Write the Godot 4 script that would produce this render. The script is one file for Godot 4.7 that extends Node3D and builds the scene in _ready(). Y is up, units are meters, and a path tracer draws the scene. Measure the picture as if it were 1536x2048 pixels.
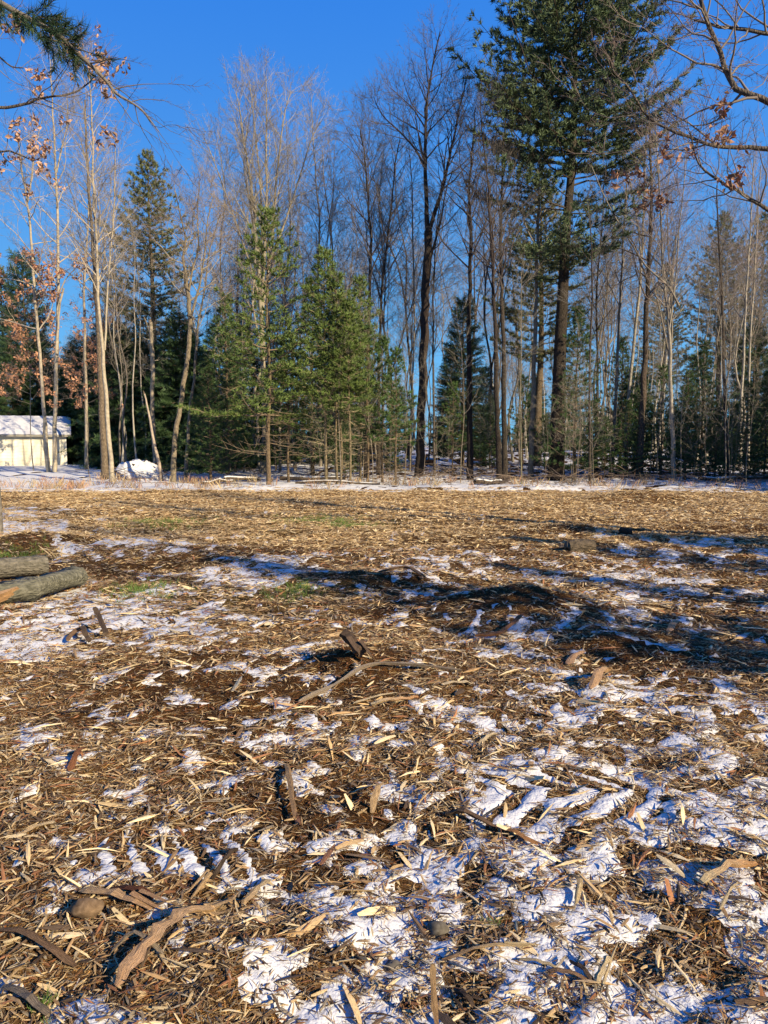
extends Node3D

# A cleared, mulched lot with snow patches at the edge of a winter wood. Units are metres, y is up, the camera looks along -z.

var names := {}
var rg := RandomNumberGenerator.new()
var M := {}
var cover := PackedFloat32Array()
var n_big := FastNoiseLite.new()
var n_mid := FastNoiseLite.new()
var n_fine := FastNoiseLite.new()
var n_patch := FastNoiseLite.new()
var sprays := []
var bushy_src: Node3D
var leaf_bunches := []
var tufts := []
var far_tufts := []
var flat_sprays := []


# ---------------------------------------------------------------- shapes
class Shape:
	var v := PackedVector3Array()
	var n := PackedVector3Array()
	var c := PackedColorArray()
	var i := PackedInt32Array()

	func tube(p: PackedVector3Array, r: PackedFloat32Array, sides: int, ca: Color, cb: Color) -> void:
		var k := p.size()
		var b := v.size()
		var t := (p[1] - p[0]).normalized()
		var u := t.cross(Vector3(0.31, 0.2, 0.93)).normalized()
		for a in k:
			if a > 0:
				t = (p[mini(a + 1, k - 1)] - p[a - 1]).normalized()
			u = (u - t * u.dot(t)).normalized()
			var w := t.cross(u)
			var cc := ca.lerp(cb, float(a) / (k - 1))
			for s in sides:
				var f := TAU * s / sides
				var d := u * cos(f) + w * sin(f)
				v.push_back(p[a] + d * r[a])
				n.push_back(d)
				c.push_back(cc)
		for a in k - 1:
			for s in sides:
				var q := b + a * sides + s
				var e := b + a * sides + (s + 1) % sides
				i.append_array([q, e + sides, e, q, q + sides, e + sides])

	func cap(center: Vector3, ring_from: int, sides: int, dir: Vector3, col: Color) -> void:
		var b := v.size()
		v.push_back(center)
		n.push_back(dir)
		c.push_back(col)
		for s in sides:
			v.push_back(v[ring_from + s])
			n.push_back(dir)
			c.push_back(col)
		for s in sides:
			i.append_array([b, b + 1 + (s + 1) % sides, b + 1 + s])

	func into(m: ArrayMesh, mat: Material) -> void:
		if i.is_empty():
			return
		var a := []
		a.resize(Mesh.ARRAY_MAX)
		a[Mesh.ARRAY_VERTEX] = v
		a[Mesh.ARRAY_NORMAL] = n
		a[Mesh.ARRAY_COLOR] = c
		a[Mesh.ARRAY_INDEX] = i
		m.add_surface_from_arrays(Mesh.PRIMITIVE_TRIANGLES, a)
		m.surface_set_material(m.get_surface_count() - 1, mat)


class Loose:
	var v := PackedVector3Array()
	var n := PackedVector3Array()
	var c := PackedColorArray()
	var uv := PackedVector2Array()

	func tri(a: Vector3, b: Vector3, d: Vector3, col := Color.WHITE) -> void:
		var m := (d - a).cross(b - a).normalized()
		v.append_array([a, b, d])
		n.append_array([m, m, m])
		c.append_array([col, col, col])

	func quad(a: Vector3, b: Vector3, d: Vector3, e: Vector3, col := Color.WHITE) -> void:
		tri(a, b, d, col)
		tri(a, d, e, col)

	func cone(p: Vector3, q: Vector3, r: float, r2: float) -> void:
		var t := (q - p).normalized()
		var u := t.cross(Vector3(0.31, 0.2, 0.93)).normalized()
		var w := t.cross(u)
		for s in 3:
			var d := u * cos(TAU * s / 3) + w * sin(TAU * s / 3)
			var e := u * cos(TAU * (s + 1) / 3) + w * sin(TAU * (s + 1) / 3)
			if r2 > 0.0:
				v.append_array([p + d * r, q + e * r2, p + e * r, p + d * r, q + d * r2, q + e * r2])
				n.append_array([d, e, e, d, d, e])
			else:
				v.append_array([p + d * r, q, p + e * r])
				n.append_array([d, (d + e).normalized(), e])

	func put(pre: Loose, b: Basis, at: Vector3, size: float, col: Color) -> void:
		v.append_array(Transform3D(b * size, at) * pre.v)
		n.append_array(Transform3D(b, Vector3.ZERO) * pre.n)
		var f := PackedColorArray()
		f.resize(pre.v.size())
		f.fill(col)
		c.append_array(f)

	func into(m: ArrayMesh, mat: Material) -> void:
		if v.is_empty():
			return
		var a := []
		a.resize(Mesh.ARRAY_MAX)
		a[Mesh.ARRAY_VERTEX] = v
		a[Mesh.ARRAY_NORMAL] = n
		if c.size() == v.size():
			a[Mesh.ARRAY_COLOR] = c
		if uv.size() == v.size():
			a[Mesh.ARRAY_TEX_UV] = uv
		m.add_surface_from_arrays(Mesh.PRIMITIVE_TRIANGLES, a)
		m.surface_set_material(m.get_surface_count() - 1, mat)


func mesh_of(shape, mat: Material) -> ArrayMesh:
	var m := ArrayMesh.new()
	shape.into(m, mat)
	return m


func rf(a: float, b: float) -> float:
	return rg.randf_range(a, b)


func rv() -> Vector3:
	return Vector3(rf(-1, 1), rf(-1, 1), rf(-1, 1))


func along(d: Vector3, roll: float) -> Basis:
	var y := d.normalized()
	var x := y.cross(Vector3(0.17, 0.31, 0.93)).normalized()
	var z := x.cross(y)
	return Basis(x * cos(roll) + z * sin(roll), y, z * cos(roll) - x * sin(roll))


func off(d: Vector3, ang: float, az: float) -> Vector3:
	var x := d.cross(Vector3(0.17, 0.31, 0.93)).normalized()
	var z := d.cross(x)
	return d * cos(ang) + (x * cos(az) + z * sin(az)) * sin(ang)


func spline(pts: Array, per: int) -> PackedVector3Array:
	var out := PackedVector3Array()
	var k := pts.size()
	for a in k - 1:
		var p0: Vector3 = pts[maxi(a - 1, 0)]
		var p1: Vector3 = pts[a]
		var p2: Vector3 = pts[a + 1]
		var p3: Vector3 = pts[mini(a + 2, k - 1)]
		for s in per:
			out.push_back(p1.cubic_interpolate(p2, p0, p3, float(s) / per))
	out.push_back(pts[k - 1])
	return out


# ---------------------------------------------------------------- naming
func numbered(called: String) -> String:
	if not names.has(called):
		names[called] = 0
		return called
	names[called] += 1
	return "%s_%03d" % [called, names[called]]


func tag(o: Node3D, label: String, category: String, group := "") -> Node3D:
	o.set_meta("label", label)
	o.set_meta("category", category)
	if group:
		o.set_meta("group", group)
	return o


func thing(called: String, label: String, category: String, at: Vector3, group := "") -> Node3D:
	var o := Node3D.new()
	o.name = numbered(called)
	add_child(o)
	o.position = at
	tag(o, label, category, group)
	return o


func part(parent: Node, called: String, mesh: Mesh, stuff := false) -> MeshInstance3D:
	var o := MeshInstance3D.new()
	o.name = called
	o.mesh = mesh
	if stuff:
		o.set_meta("kind", "stuff")
	parent.add_child(o, true)
	return o


func single(called: String, mesh: Mesh, at: Vector3, label: String, category: String, group := "") -> MeshInstance3D:
	var o := MeshInstance3D.new()
	o.name = numbered(called)
	o.mesh = mesh
	add_child(o)
	o.position = at
	tag(o, label, category, group)
	return o


func setting(called: String, mesh: Mesh, kind := "structure") -> MeshInstance3D:
	var o := MeshInstance3D.new()
	o.name = numbered(called)
	o.mesh = mesh
	o.set_meta("kind", kind)
	add_child(o)
	return o


func again(src: Node3D, at: Vector3, turn: float, size: float, label: String, group: String) -> Node3D:
	var o: Node3D = src.duplicate()
	o.name = numbered(String(src.get_meta("called")))
	add_child(o)
	o.position = at
	o.rotation.y = turn
	o.scale = Vector3.ONE * size
	tag(o, label, src.get_meta("category"), group)
	return o


# ---------------------------------------------------------------- ground heights and snow
func land(x: float, z: float) -> float:
	var t := clampf((-z - 30.0) / 30.0, 0.0, 1.0)
	return lerpf(0.3, 0.9, clampf((x + 16.0) / 12.0, 0.0, 1.0)) * t * t * (3.0 - 2.0 * t)


var mounds := [
	[Vector3(1.453, 0.000, -7.210), 0.85, 0.13], [Vector3(1.166, 0.000, -7.342), 0.8, 0.1], [Vector3(1.953, 0.000, -6.153), 0.7, 0.09], [Vector3(0.044, 0.000, -5.511), 0.7, 0.08], [Vector3(-0.242, 0.000, -5.386), 0.22, 0.1],
	[Vector3(-13.701, 0.000, -48.436), 1.4, 0.15], [Vector3(7.530, 0.000, -22.260), 1.5, 0.28], [Vector3(3.393, 0.000, -14.416), 1.0, 0.09], [Vector3(-5.648, 0.000, -12.247), 1.1, 0.18], [Vector3(1.368, 0.000, -4.835), 0.2, 0.05], [Vector3(-0.453, 0.000, -8.885), 0.9, 0.07],
	[Vector3(-0.584, 0.000, -2.326), 0.3, 0.05], [Vector3(-1.043, 0.000, -2.482), 0.25, 0.04], [Vector3(0.426, 0.000, -9.052), 0.8, 0.07],
]


var soil_shade_spots := [[Vector3(1.366, 0.000, -7.124), 0.5], [Vector3(1.021, 0.000, -7.342), 0.5], [Vector3(-0.462, 0.000, -9.052), 0.7], [Vector3(-1.509, 0.000, -11.128), 0.8], [Vector3(3.316, 0.000, -14.084), 1.0], [Vector3(2.723, 0.000, -14.854), 1.0], [Vector3(1.921, 0.000, -5.923), 0.5], [Vector3(-3.247, 0.000, -9.985), 0.9], [Vector3(3.760, 0.000, -8.421), 1.2], [Vector3(6.674, 0.000, -14.416), 1.6]]  # dark soil of the mounds, and right-hand shade painted into the ground colour


func soil(x: float, z: float) -> float:
	var h := land(x, z)
	var d := sqrt(x * x + z * z)
	if z > -27.0:
		h += n_big.get_noise_2d(x, z) * 0.05
	else:
		h += n_big.get_noise_2d(x * 0.5, z * 0.5) * 0.16 + 0.04
	if d < 40.0:
		h += n_mid.get_noise_2d(x, z) * 0.035
		if d < 9.0:
			h += n_fine.get_noise_2d(x, z) * 0.014
	for m in mounds:
		var e: float = ((x - m[0].x) * (x - m[0].x) + (z - m[0].z) * (z - m[0].z)) / (m[1] * m[1])
		if e < 4.0:
			h += m[2] * exp(-e * 1.6)
	return h


func soil_and_shade(x: float, z: float) -> float:  # share of dark tone: matted soil, plus shade painted at the spots
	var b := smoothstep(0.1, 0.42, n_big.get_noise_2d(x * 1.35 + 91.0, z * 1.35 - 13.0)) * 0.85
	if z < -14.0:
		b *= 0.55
	for q in soil_shade_spots:
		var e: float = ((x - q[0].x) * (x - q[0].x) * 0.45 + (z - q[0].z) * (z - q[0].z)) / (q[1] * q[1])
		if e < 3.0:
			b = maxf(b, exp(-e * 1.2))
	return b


func coverage(x: float, z: float) -> float:
	if z < -26.2 - 0.8 * n_big.get_noise_2d(x * 2.0, 7.0):
		return (0.85 if x < -3.0 else 0.66) - (0.15 if z < -34.0 else 0.0)
	var a := clampf((x + 12.0) / 0.4, 0.0, 58.99)
	var b := clampf(-z / 0.4, 0.0, 68.99)
	var ia := int(a)
	var ib := int(b)
	var fa := a - ia
	var fb := b - ib
	return lerpf(lerpf(cover[ib * 60 + ia], cover[ib * 60 + ia + 1], fa), lerpf(cover[ib * 60 + 60 + ia], cover[ib * 60 + 61 + ia], fa), fb)


func snow_depth(x: float, z: float) -> float:
	var cv := coverage(x, z)
	var d := sqrt(x * x + z * z)
	var s := clampf(1.15 - d * 0.035, 0.35, 1.0)
	var n := n_patch.get_noise_2d(x * s, z * s) * 1.25
	if d < 12.0:
		n += n_fine.get_noise_2d(x * 0.9 + 40.0, z * 0.9) * 0.62 + n_big.get_noise_2d(x * 2.2, z * 2.2 + 31.0) * 0.5
	n += (cv - (0.37 if d < 5.5 else 0.42)) * 1.7
	# two runs of tyre lugs pressed through the snow
	var tx := x - 0.86
	var tz := z + 3.4
	if absf(tx) < 0.5 and absf(tz) < 0.3:
		var m := smoothstep(0.5, 0.25, absf(tx)) * smoothstep(0.3, 0.18, absf(tz))
		var wave := n_big.get_noise_2d(x * 3.0, z * 3.0) * 0.06
		n = lerpf(n, sin((tx + wave * 1.5 + absf(tz + 0.05) * 0.8) * TAU / 0.155) * 0.65 + 0.08 + n * 0.5, m)
	tx = x + 0.83
	tz = z + 2.92
	if absf(tx) < 0.42 and absf(tz) < 0.2:
		var m := smoothstep(0.42, 0.3, absf(tx)) * smoothstep(0.2, 0.13, absf(tz))
		n = lerpf(n, sin((tx * 0.9 - tz * 0.45 + n_big.get_noise_2d(x * 3.0, z * 3.0) * 0.09) * TAU / 0.105) * 0.6 + 0.05 + n * 0.6, m)
	return n * 0.07 if n < 0.0 else 0.011 * (1.0 - exp(-n * 2.6))


func fill_cover() -> void:
	var known := [
		[-0.97, -2.10, .3], [-0.68, -2.10, .3], [-0.39, -2.10, .45], [-0.10, -2.10, .38], [0.19, -2.10, .62], [0.48, -2.10, .62], [0.77, -2.10, .62], [1.06, -2.10, .68],
		[-1.12, -2.45, .2], [-0.78, -2.45, .25], [-0.45, -2.45, .38], [-0.11, -2.45, .42], [0.22, -2.45, .66], [0.55, -2.45, .62], [0.89, -2.45, .66], [1.22, -2.45, .6],
		[-1.33, -2.86, .3], [-1.00, -2.86, .5], [-0.67, -2.86, .4], [-0.32, -2.86, .38], [-0.03, -2.86, .52], [0.26, -2.86, .62], [0.64, -2.86, .56], [1.03, -2.86, .52],
		[1.41, -2.86, .56], [-1.55, -3.37, .05], [-1.17, -3.37, .1], [-0.79, -3.37, .2], [-0.38, -3.37, .25], [0.07, -3.37, .2], [0.43, -3.37, .42], [0.75, -3.37, .56],
		[1.20, -3.37, .56], [1.65, -3.37, .62], [-1.81, -3.94, .12], [-1.28, -3.94, .32], [-0.91, -3.94, .32], [-0.44, -3.94, .18], [0.08, -3.94, .25], [0.50, -3.94, .42],
		[1.00, -3.94, .46], [1.53, -3.94, .52], [1.92, -3.94, .56], [-2.08, -4.55, .28], [-1.48, -4.55, .22], [-0.96, -4.55, .38], [-0.51, -4.55, .22], [-0.05, -4.55, .15],
		[0.40, -4.55, .42], [1.00, -4.55, .36], [1.61, -4.55, .3], [2.21, -4.55, .3], [-2.40, -5.27, .08], [-1.70, -5.27, .24], [-1.11, -5.27, .28], [-0.58, -5.27, .32],
		[-0.06, -5.27, 0], [0.39, -5.27, .05], [0.81, -5.27, .34], [1.33, -5.27, .3], [1.85, -5.27, .2], [2.55, -5.27, .2], [-2.91, -6.23, .88], [-2.33, -6.23, .58],
		[-1.80, -6.23, .5], [-1.31, -6.23, .42], [-0.69, -6.23, .25], [0.13, -6.23, .1], [0.75, -6.23, .38], [1.32, -6.23, .72], [1.98, -6.23, .25], [2.80, -6.23, .2],
		[0.97, -6.96, .02], [1.20, -6.96, .0], [1.43, -6.96, 0], [1.65, -6.96, .05], [-0.31, -6.96, .1], [-3.54, -7.62, .55], [-3.09, -7.62, .65], [-2.44, -7.62, .62],
		[-1.84, -7.62, .38], [-1.09, -7.62, .15], [-0.34, -7.62, .15], [0.41, -7.62, .3], [1.16, -7.62, .2], [2.41, -7.62, .6], [3.16, -7.62, .32], [3.76, -7.62, .42],
		[-3.07, -9.05, .1], [-1.88, -9.05, .6], [-1.23, -9.05, .62], [-0.52, -9.05, .3], [0.19, -9.05, .32], [1.08, -9.05, .44], [1.97, -9.05, .32], [3.03, -9.05, .55],
		[4.04, -9.05, .38], [-3.25, -10.64, .15], [-2.42, -10.64, .22], [-1.44, -10.64, .55], [-0.47, -10.64, .1], [0.57, -10.64, .38], [1.61, -10.64, .32], [2.65, -10.64, .32],
		[3.69, -10.64, .44], [4.73, -10.64, .42], [-5.81, -12.25, 0], [-4.53, -12.25, .5], [-3.57, -12.25, .56], [-2.30, -12.25, .22], [-0.94, -12.25, 0], [0.65, -12.25, .15],
		[2.25, -12.25, .1], [4.24, -12.25, .38], [5.28, -12.25, .56], [6.00, -12.25, .22], [-6.92, -14.42, .9], [-6.17, -14.42, .45], [-4.86, -14.42, .05], [-3.45, -14.42, 0],
		[-0.64, -14.42, 0], [2.17, -14.42, 0], [4.99, -14.42, .05], [6.86, -14.42, .1], [-8.32, -16.90, .7], [-7.55, -16.90, .1], [-5.14, -16.90, 0], [-0.75, -16.90, 0],
		[3.64, -16.90, 0], [8.03, -16.90, .05], [-10.60, -21.30, 0], [-5.08, -21.30, 0], [0.44, -21.30, 0], [5.96, -21.30, 0], [10.52, -21.30, 0], [-12.54, -25.22, 0],
		[-6.01, -25.22, 0], [0.52, -25.22, 0], [7.06, -25.22, 0], [12.44, -25.22, 0]]
	cover.resize(60 * 70)
	for b in 70:
		for a in 60:
			var x := a * 0.4 - 12.0
			var z := -b * 0.4
			var sum := 0.0
			var all := 0.0
			for k in known:
				var dx: float = (x - k[0])
				var dz: float = (z - k[1]) * 0.55
				var w := 1.0 / pow(dx * dx + dz * dz + 0.03, 2.0)
				sum += w * k[2]
				all += w
			cover[b * 60 + a] = sum / all


# ---------------------------------------------------------------- materials
func noise_map(seed_: int, freq: float, size: Vector2i, lo: Color, hi: Color, octaves := 4, kind := FastNoiseLite.TYPE_SIMPLEX_SMOOTH) -> NoiseTexture2D:
	var t := NoiseTexture2D.new()
	t.width = size.x
	t.height = size.y
	t.seamless = true
	var f := FastNoiseLite.new()
	f.seed = seed_
	f.frequency = freq
	f.noise_type = kind
	f.fractal_octaves = octaves
	t.noise = f
	var g := Gradient.new()
	g.set_color(0, lo)
	g.set_color(1, hi)
	t.color_ramp = g
	return t


func stroke_maps() -> Array:
	# shredded wood seen from above: thousands of short fibres, with their colour and their height
	var size := 1024
	var rgb := PackedByteArray()
	var hgt := PackedByteArray()
	rgb.resize(size * size * 3)
	hgt.resize(size * size)
	for p in size * size:
		var q := rg.randi() % 20
		rgb[p * 3] = 84 + q
		rgb[p * 3 + 1] = 62 + q
		rgb[p * 3 + 2] = 42 + q / 2
		hgt[p] = 20 + q
	var tones := [Color8(232, 196, 132), Color8(216, 172, 110), Color8(192, 148, 94), Color8(156, 114, 72), Color8(122, 90, 58), Color8(86, 62, 44), Color8(168, 106, 64), Color8(160, 142, 114)]
	for k in 26000:
		var x := rf(0, size)
		var y := rf(0, size)
		var a := rf(0, TAU)
		var l := int(rf(6, 16) if k % 6 else rf(18, 58))
		var w := 1 + int(rf(0, 2.2)) + (1 if l > 30 else 0)
		var t: Color = tones[mini(int(pow(rg.randf(), 0.85) * 8), 7)]
		var e := rf(0.75, 1.08)
		var bend := rf(-0.02, 0.02)
		var lift := int(50 + 190.0 * k / 26000)
		for s in l:
			a += bend
			x += cos(a)
			y += sin(a)
			var taper := 1 if s < 2 or s > l - 3 else w
			for o in taper:
				var ix := posmod(int(x - sin(a) * o), size)
				var iy := posmod(int(y + cos(a) * o), size)
				var p := iy * size + ix
				var g := e * (0.92 + 0.12 * o / w)
				rgb[p * 3] = mini(int(t.r8 * g), 255)
				rgb[p * 3 + 1] = mini(int(t.g8 * g), 255)
				rgb[p * 3 + 2] = mini(int(t.b8 * g), 255)
				hgt[p] = mini(lift + 10 * (w - absi(o * 2 - w)), 255)
	return [ImageTexture.create_from_image(Image.create_from_data(size, size, false, Image.FORMAT_RGB8, rgb)), ImageTexture.create_from_image(Image.create_from_data(size, size, false, Image.FORMAT_L8, hgt))]


func plain(color: Color, rough: float, vertex := true) -> StandardMaterial3D:
	var m := StandardMaterial3D.new()
	m.albedo_color = color
	m.roughness = rough
	m.vertex_color_use_as_albedo = vertex
	m.metallic_specular = 0.3
	return m


func tri_mapped(m: StandardMaterial3D, scale_: Vector3, world := false) -> StandardMaterial3D:
	m.uv1_triplanar = true
	m.uv1_world_triplanar = world
	m.uv1_scale = scale_
	return m


func make_materials() -> void:
	var bark_color := noise_map(11, 0.035, Vector2i(512, 512), Color(0.5, 0.48, 0.45), Color(1, 1, 1), 5)
	var bark_height := noise_map(12, 0.04, Vector2i(512, 512), Color.BLACK, Color.WHITE, 5)
	var rough := plain(Color.WHITE, 0.95)
	rough.albedo_texture = bark_color
	rough.heightmap_enabled = true
	rough.heightmap_texture = bark_height
	rough.heightmap_scale = 5.0
	M.rough_bark = tri_mapped(rough, Vector3(1.6, 0.35, 1.6))
	var blotch := plain(Color.WHITE, 0.9)
	blotch.albedo_texture = noise_map(13, 0.018, Vector2i(512, 512), Color(0.7, 0.69, 0.67), Color(1, 1, 1), 5)
	blotch.heightmap_enabled = true
	blotch.heightmap_texture = bark_height
	blotch.heightmap_scale = 1.2
	M.smooth_bark = tri_mapped(blotch, Vector3(0.9, 0.5, 0.9))
	M.twig = plain(Color.WHITE, 0.85)
	var needle := plain(Color.WHITE, 0.55)
	needle.backlight_enabled = true
	needle.backlight = Color(0.35, 0.4, 0.2)
	M.needle = needle
	var leaf := plain(Color.WHITE, 0.7)
	leaf.backlight_enabled = true
	leaf.backlight = Color(0.6, 0.4, 0.25)
	M.leaf = leaf
	var strokes := stroke_maps()
	var mulch := plain(Color.WHITE, 0.95)
	mulch.albedo_texture = strokes[0]
	mulch.heightmap_enabled = true
	mulch.heightmap_texture = strokes[1]
	mulch.heightmap_scale = 1.6
	mulch.metallic_specular = 0.15
	M.mulch = mulch
	var snow := plain(Color(0.85, 0.845, 0.84), 0.8)
	snow.albedo_texture = noise_map(23, 0.09, Vector2i(512, 512), Color(0.84, 0.825, 0.8), Color(1, 1, 1), 3)
	snow.heightmap_enabled = true
	snow.heightmap_texture = noise_map(15, 0.03, Vector2i(512, 512), Color.BLACK, Color.WHITE, 6)
	snow.heightmap_scale = 0.5
	snow.metallic_specular = 0.2
	M.snow = tri_mapped(snow, Vector3(2.2, 2.2, 2.2), true)
	var wood := plain(Color.WHITE, 0.85)
	wood.albedo_texture = noise_map(16, 0.03, Vector2i(256, 256), Color(0.84, 0.81, 0.76), Color(1, 1, 1), 4)
	wood.heightmap_enabled = true
	wood.heightmap_texture = noise_map(17, 0.05, Vector2i(256, 256), Color.BLACK, Color.WHITE, 4)
	wood.heightmap_scale = 0.2
	wood.metallic_specular = 0.2
	M.chip = tri_mapped(wood, Vector3(0.5, 5.0, 5.0))
	var big: StandardMaterial3D = wood.duplicate()
	big.uv1_triplanar = false
	big.uv1_scale = Vector3.ONE
	big.albedo_texture = noise_map(22, 0.04, Vector2i(512, 512), Color(0.68, 0.63, 0.57), Color(1, 1, 1), 5)
	big.heightmap_texture = noise_map(22, 0.04, Vector2i(512, 512), Color.BLACK, Color.WHITE, 5)
	big.heightmap_scale = 0.45
	M.torn = big
	var log_ := plain(Color.WHITE, 0.9)
	log_.albedo_texture = noise_map(18, 0.025, Vector2i(512, 512), Color(0.45, 0.46, 0.43), Color(1, 1, 1), 6)
	log_.heightmap_enabled = true
	log_.heightmap_texture = bark_height
	log_.heightmap_scale = 1.5
	log_.heightmap_scale = 4.0
	M.log = tri_mapped(log_, Vector3(0.7, 1.3, 1.3))
	var stone := plain(Color.WHITE, 0.9)
	stone.albedo_texture = noise_map(19, 0.03, Vector2i(256, 256), Color(0.5, 0.48, 0.45), Color(1, 1, 1), 5)
	M.stone = tri_mapped(stone, Vector3(5, 5, 5))
	var paint := plain(Color.WHITE, 0.75)
	paint.albedo_texture = noise_map(20, 0.012, Vector2i(256, 256), Color(0.86, 0.84, 0.78), Color(1, 1, 1), 4)
	M.paint = tri_mapped(paint, Vector3(0.4, 0.4, 0.4))
	var grass := plain(Color.WHITE, 0.8)
	grass.backlight_enabled = true
	grass.backlight = Color(0.3, 0.3, 0.2)
	M.grass = grass


# ---------------------------------------------------------------- twigs, leaves, needles
func make_prefabs() -> void:
	for k in 6:
		var s := Loose.new()
		var p := Vector3.ZERO
		var d := Vector3.UP
		for a in 3:
			var q := p + (d + Vector3(rf(-0.25, 0.25), 0, rf(-0.25, 0.25))) * 0.34
			s.cone(p, q, 0.0085 - 0.002 * a, (0.0065 - 0.002 * a) if a < 2 else 0.0)
			for e in 3:
				var az := rf(0, TAU)
				var dir := off((q - p).normalized(), rf(0.5, 0.95), az)
				var m := p.lerp(q, rf(0.1, 0.9))
				var tip := m + dir * rf(0.22, 0.46) * (1.0 - 0.15 * a) + Vector3(0, 0.06, 0)
				s.cone(m, tip, 0.0055, 0.0)
				if e == 0:
					var mid := m.lerp(tip, 0.5)
					s.cone(mid, mid + off(dir, 0.7, az + 1.5) * 0.2, 0.004, 0.0)
			p = q
		sprays.append(s)
	for k in 4:
		var s := Loose.new()
		for a in 7:
			var root := rv() * 0.08
			var d := (Vector3(rf(-1, 1), rf(-1.6, 0.3), rf(-1, 1))).normalized()
			var side := d.cross(rv()).normalized()
			var up := side.cross(d)
			var l := rf(0.1, 0.15)
			var w := l * rf(0.22, 0.32)
			var m := root + d * l * 0.55 + up * l * rf(-0.2, 0.2)
			var tip := root + d * l + up * l * rf(-0.35, 0.35)
			s.tri(root, m, m + side * w + up * w * 0.5)
			s.tri(m, tip, m + side * w + up * w * 0.5)
			s.tri(root, m - side * w + up * w * 0.5, m)
			s.tri(m, m - side * w + up * w * 0.5, tip)
		leaf_bunches.append(s)
	for k in 9:
		var s := Loose.new()
		for a in 34 if k < 5 else 20:
			var d := off(Vector3.UP, acos(1.0 - rg.randf() * 0.72), rf(0, TAU))
			var side := d.cross(rv()).normalized()
			var p := Vector3(0, rf(-0.07, 0.05), 0)
			var w := rf(0.003, 0.0048) if k < 5 else rf(0.011, 0.018)
			s.tri(p - side * w, p + side * w, p + d * rf(0.12, 0.19))
		(tufts if k < 5 else far_tufts).append(s)
	for k in 4:
		var s := Loose.new()
		for a in 14:
			var y := a * 0.022
			var sgn := 1.0 if a % 2 else -1.0
			var d := Vector3(sgn * rf(0.7, 1.0), rf(0.5, 0.9), rf(-0.45, 0.35)).normalized()
			var side := d.cross(Vector3(rf(-0.5, 0.5), rf(-0.3, 0.3), 1)).normalized()
			var p := Vector3(0, y - 0.05, 0)
			s.tri(p - side * 0.013, p + side * 0.013, p + d * rf(0.07, 0.13))
		flat_sprays.append(s)


# ---------------------------------------------------------------- bare trees
func limb(sh: Shape, tw: Loose, lv: Loose, p: Vector3, d: Vector3, length: float, r: float, level: int, o: Dictionary) -> void:
	var segs: int = 6 - 2 * level
	var pts := PackedVector3Array([p])
	var rad := PackedFloat32Array([r])
	var wob: float = o.wob
	var up: float = o.up
	for a in segs:
		d = (d + rv() * wob + Vector3.UP * up).normalized()
		pts.push_back(pts[a] + d * length / segs)
		rad.push_back(r * (1.0 - 0.72 * (a + 1.0) / segs))
	sh.tube(pts, rad, 5 - level, o.bark2, o.bark2)
	if level == 0:
		var kids := int(length * o.dense) + 2
		for k in kids:
			var t := lerpf(0.22, 0.97, (k + rg.randf()) / kids)
			var f := t * segs
			var a := mini(int(f), segs - 1)
			var base := pts[a].lerp(pts[a + 1], f - a)
			var dir := off((pts[a + 1] - pts[a]).normalized(), rf(0.5, 0.95), rf(0, TAU))
			limb(sh, tw, lv, base, dir, length * rf(0.25, 0.48) * (1.15 - 0.5 * t), r * 0.42 * (1.0 - 0.5 * t), 1, o)
	else:
		var kids := int(length * o.fine) + 1
		for k in kids:
			var t := lerpf(0.15, 0.95, (k + rg.randf()) / kids)
			var f := t * segs
			var a := mini(int(f), segs - 1)
			twig(tw, lv, pts[a].lerp(pts[a + 1], f - a), off((pts[a + 1] - pts[a]).normalized(), rf(0.4, 0.9), rf(0, TAU)), rf(0.55, 1.0) * o.spray, o)
	twig(tw, lv, pts[segs], d, rf(0.7, 1.0) * o.spray, o)


func twig(tw: Loose, lv: Loose, p: Vector3, d: Vector3, size: float, o: Dictionary) -> void:
	d = (d + Vector3.UP * o.up).normalized()
	tw.put(sprays[rg.randi() % 6], along(d, rf(0, TAU)), p, size, (o.twig as Color) * rf(0.75, 1.2))
	if o.leaf > 0.0 and rg.randf() < o.leaf and p.y > o.leaf_from and p.y < o.leaf_to:
		for k in o.bunches:
			lv.put(leaf_bunches[rg.randi() % 4], along(d, rf(0, TAU)), p + d * size * rf(0.1, 0.8), rf(0.9, 1.4) * o.leaf_size, (o.leaf_color as Color) * rf(0.6, 1.25))


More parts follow.
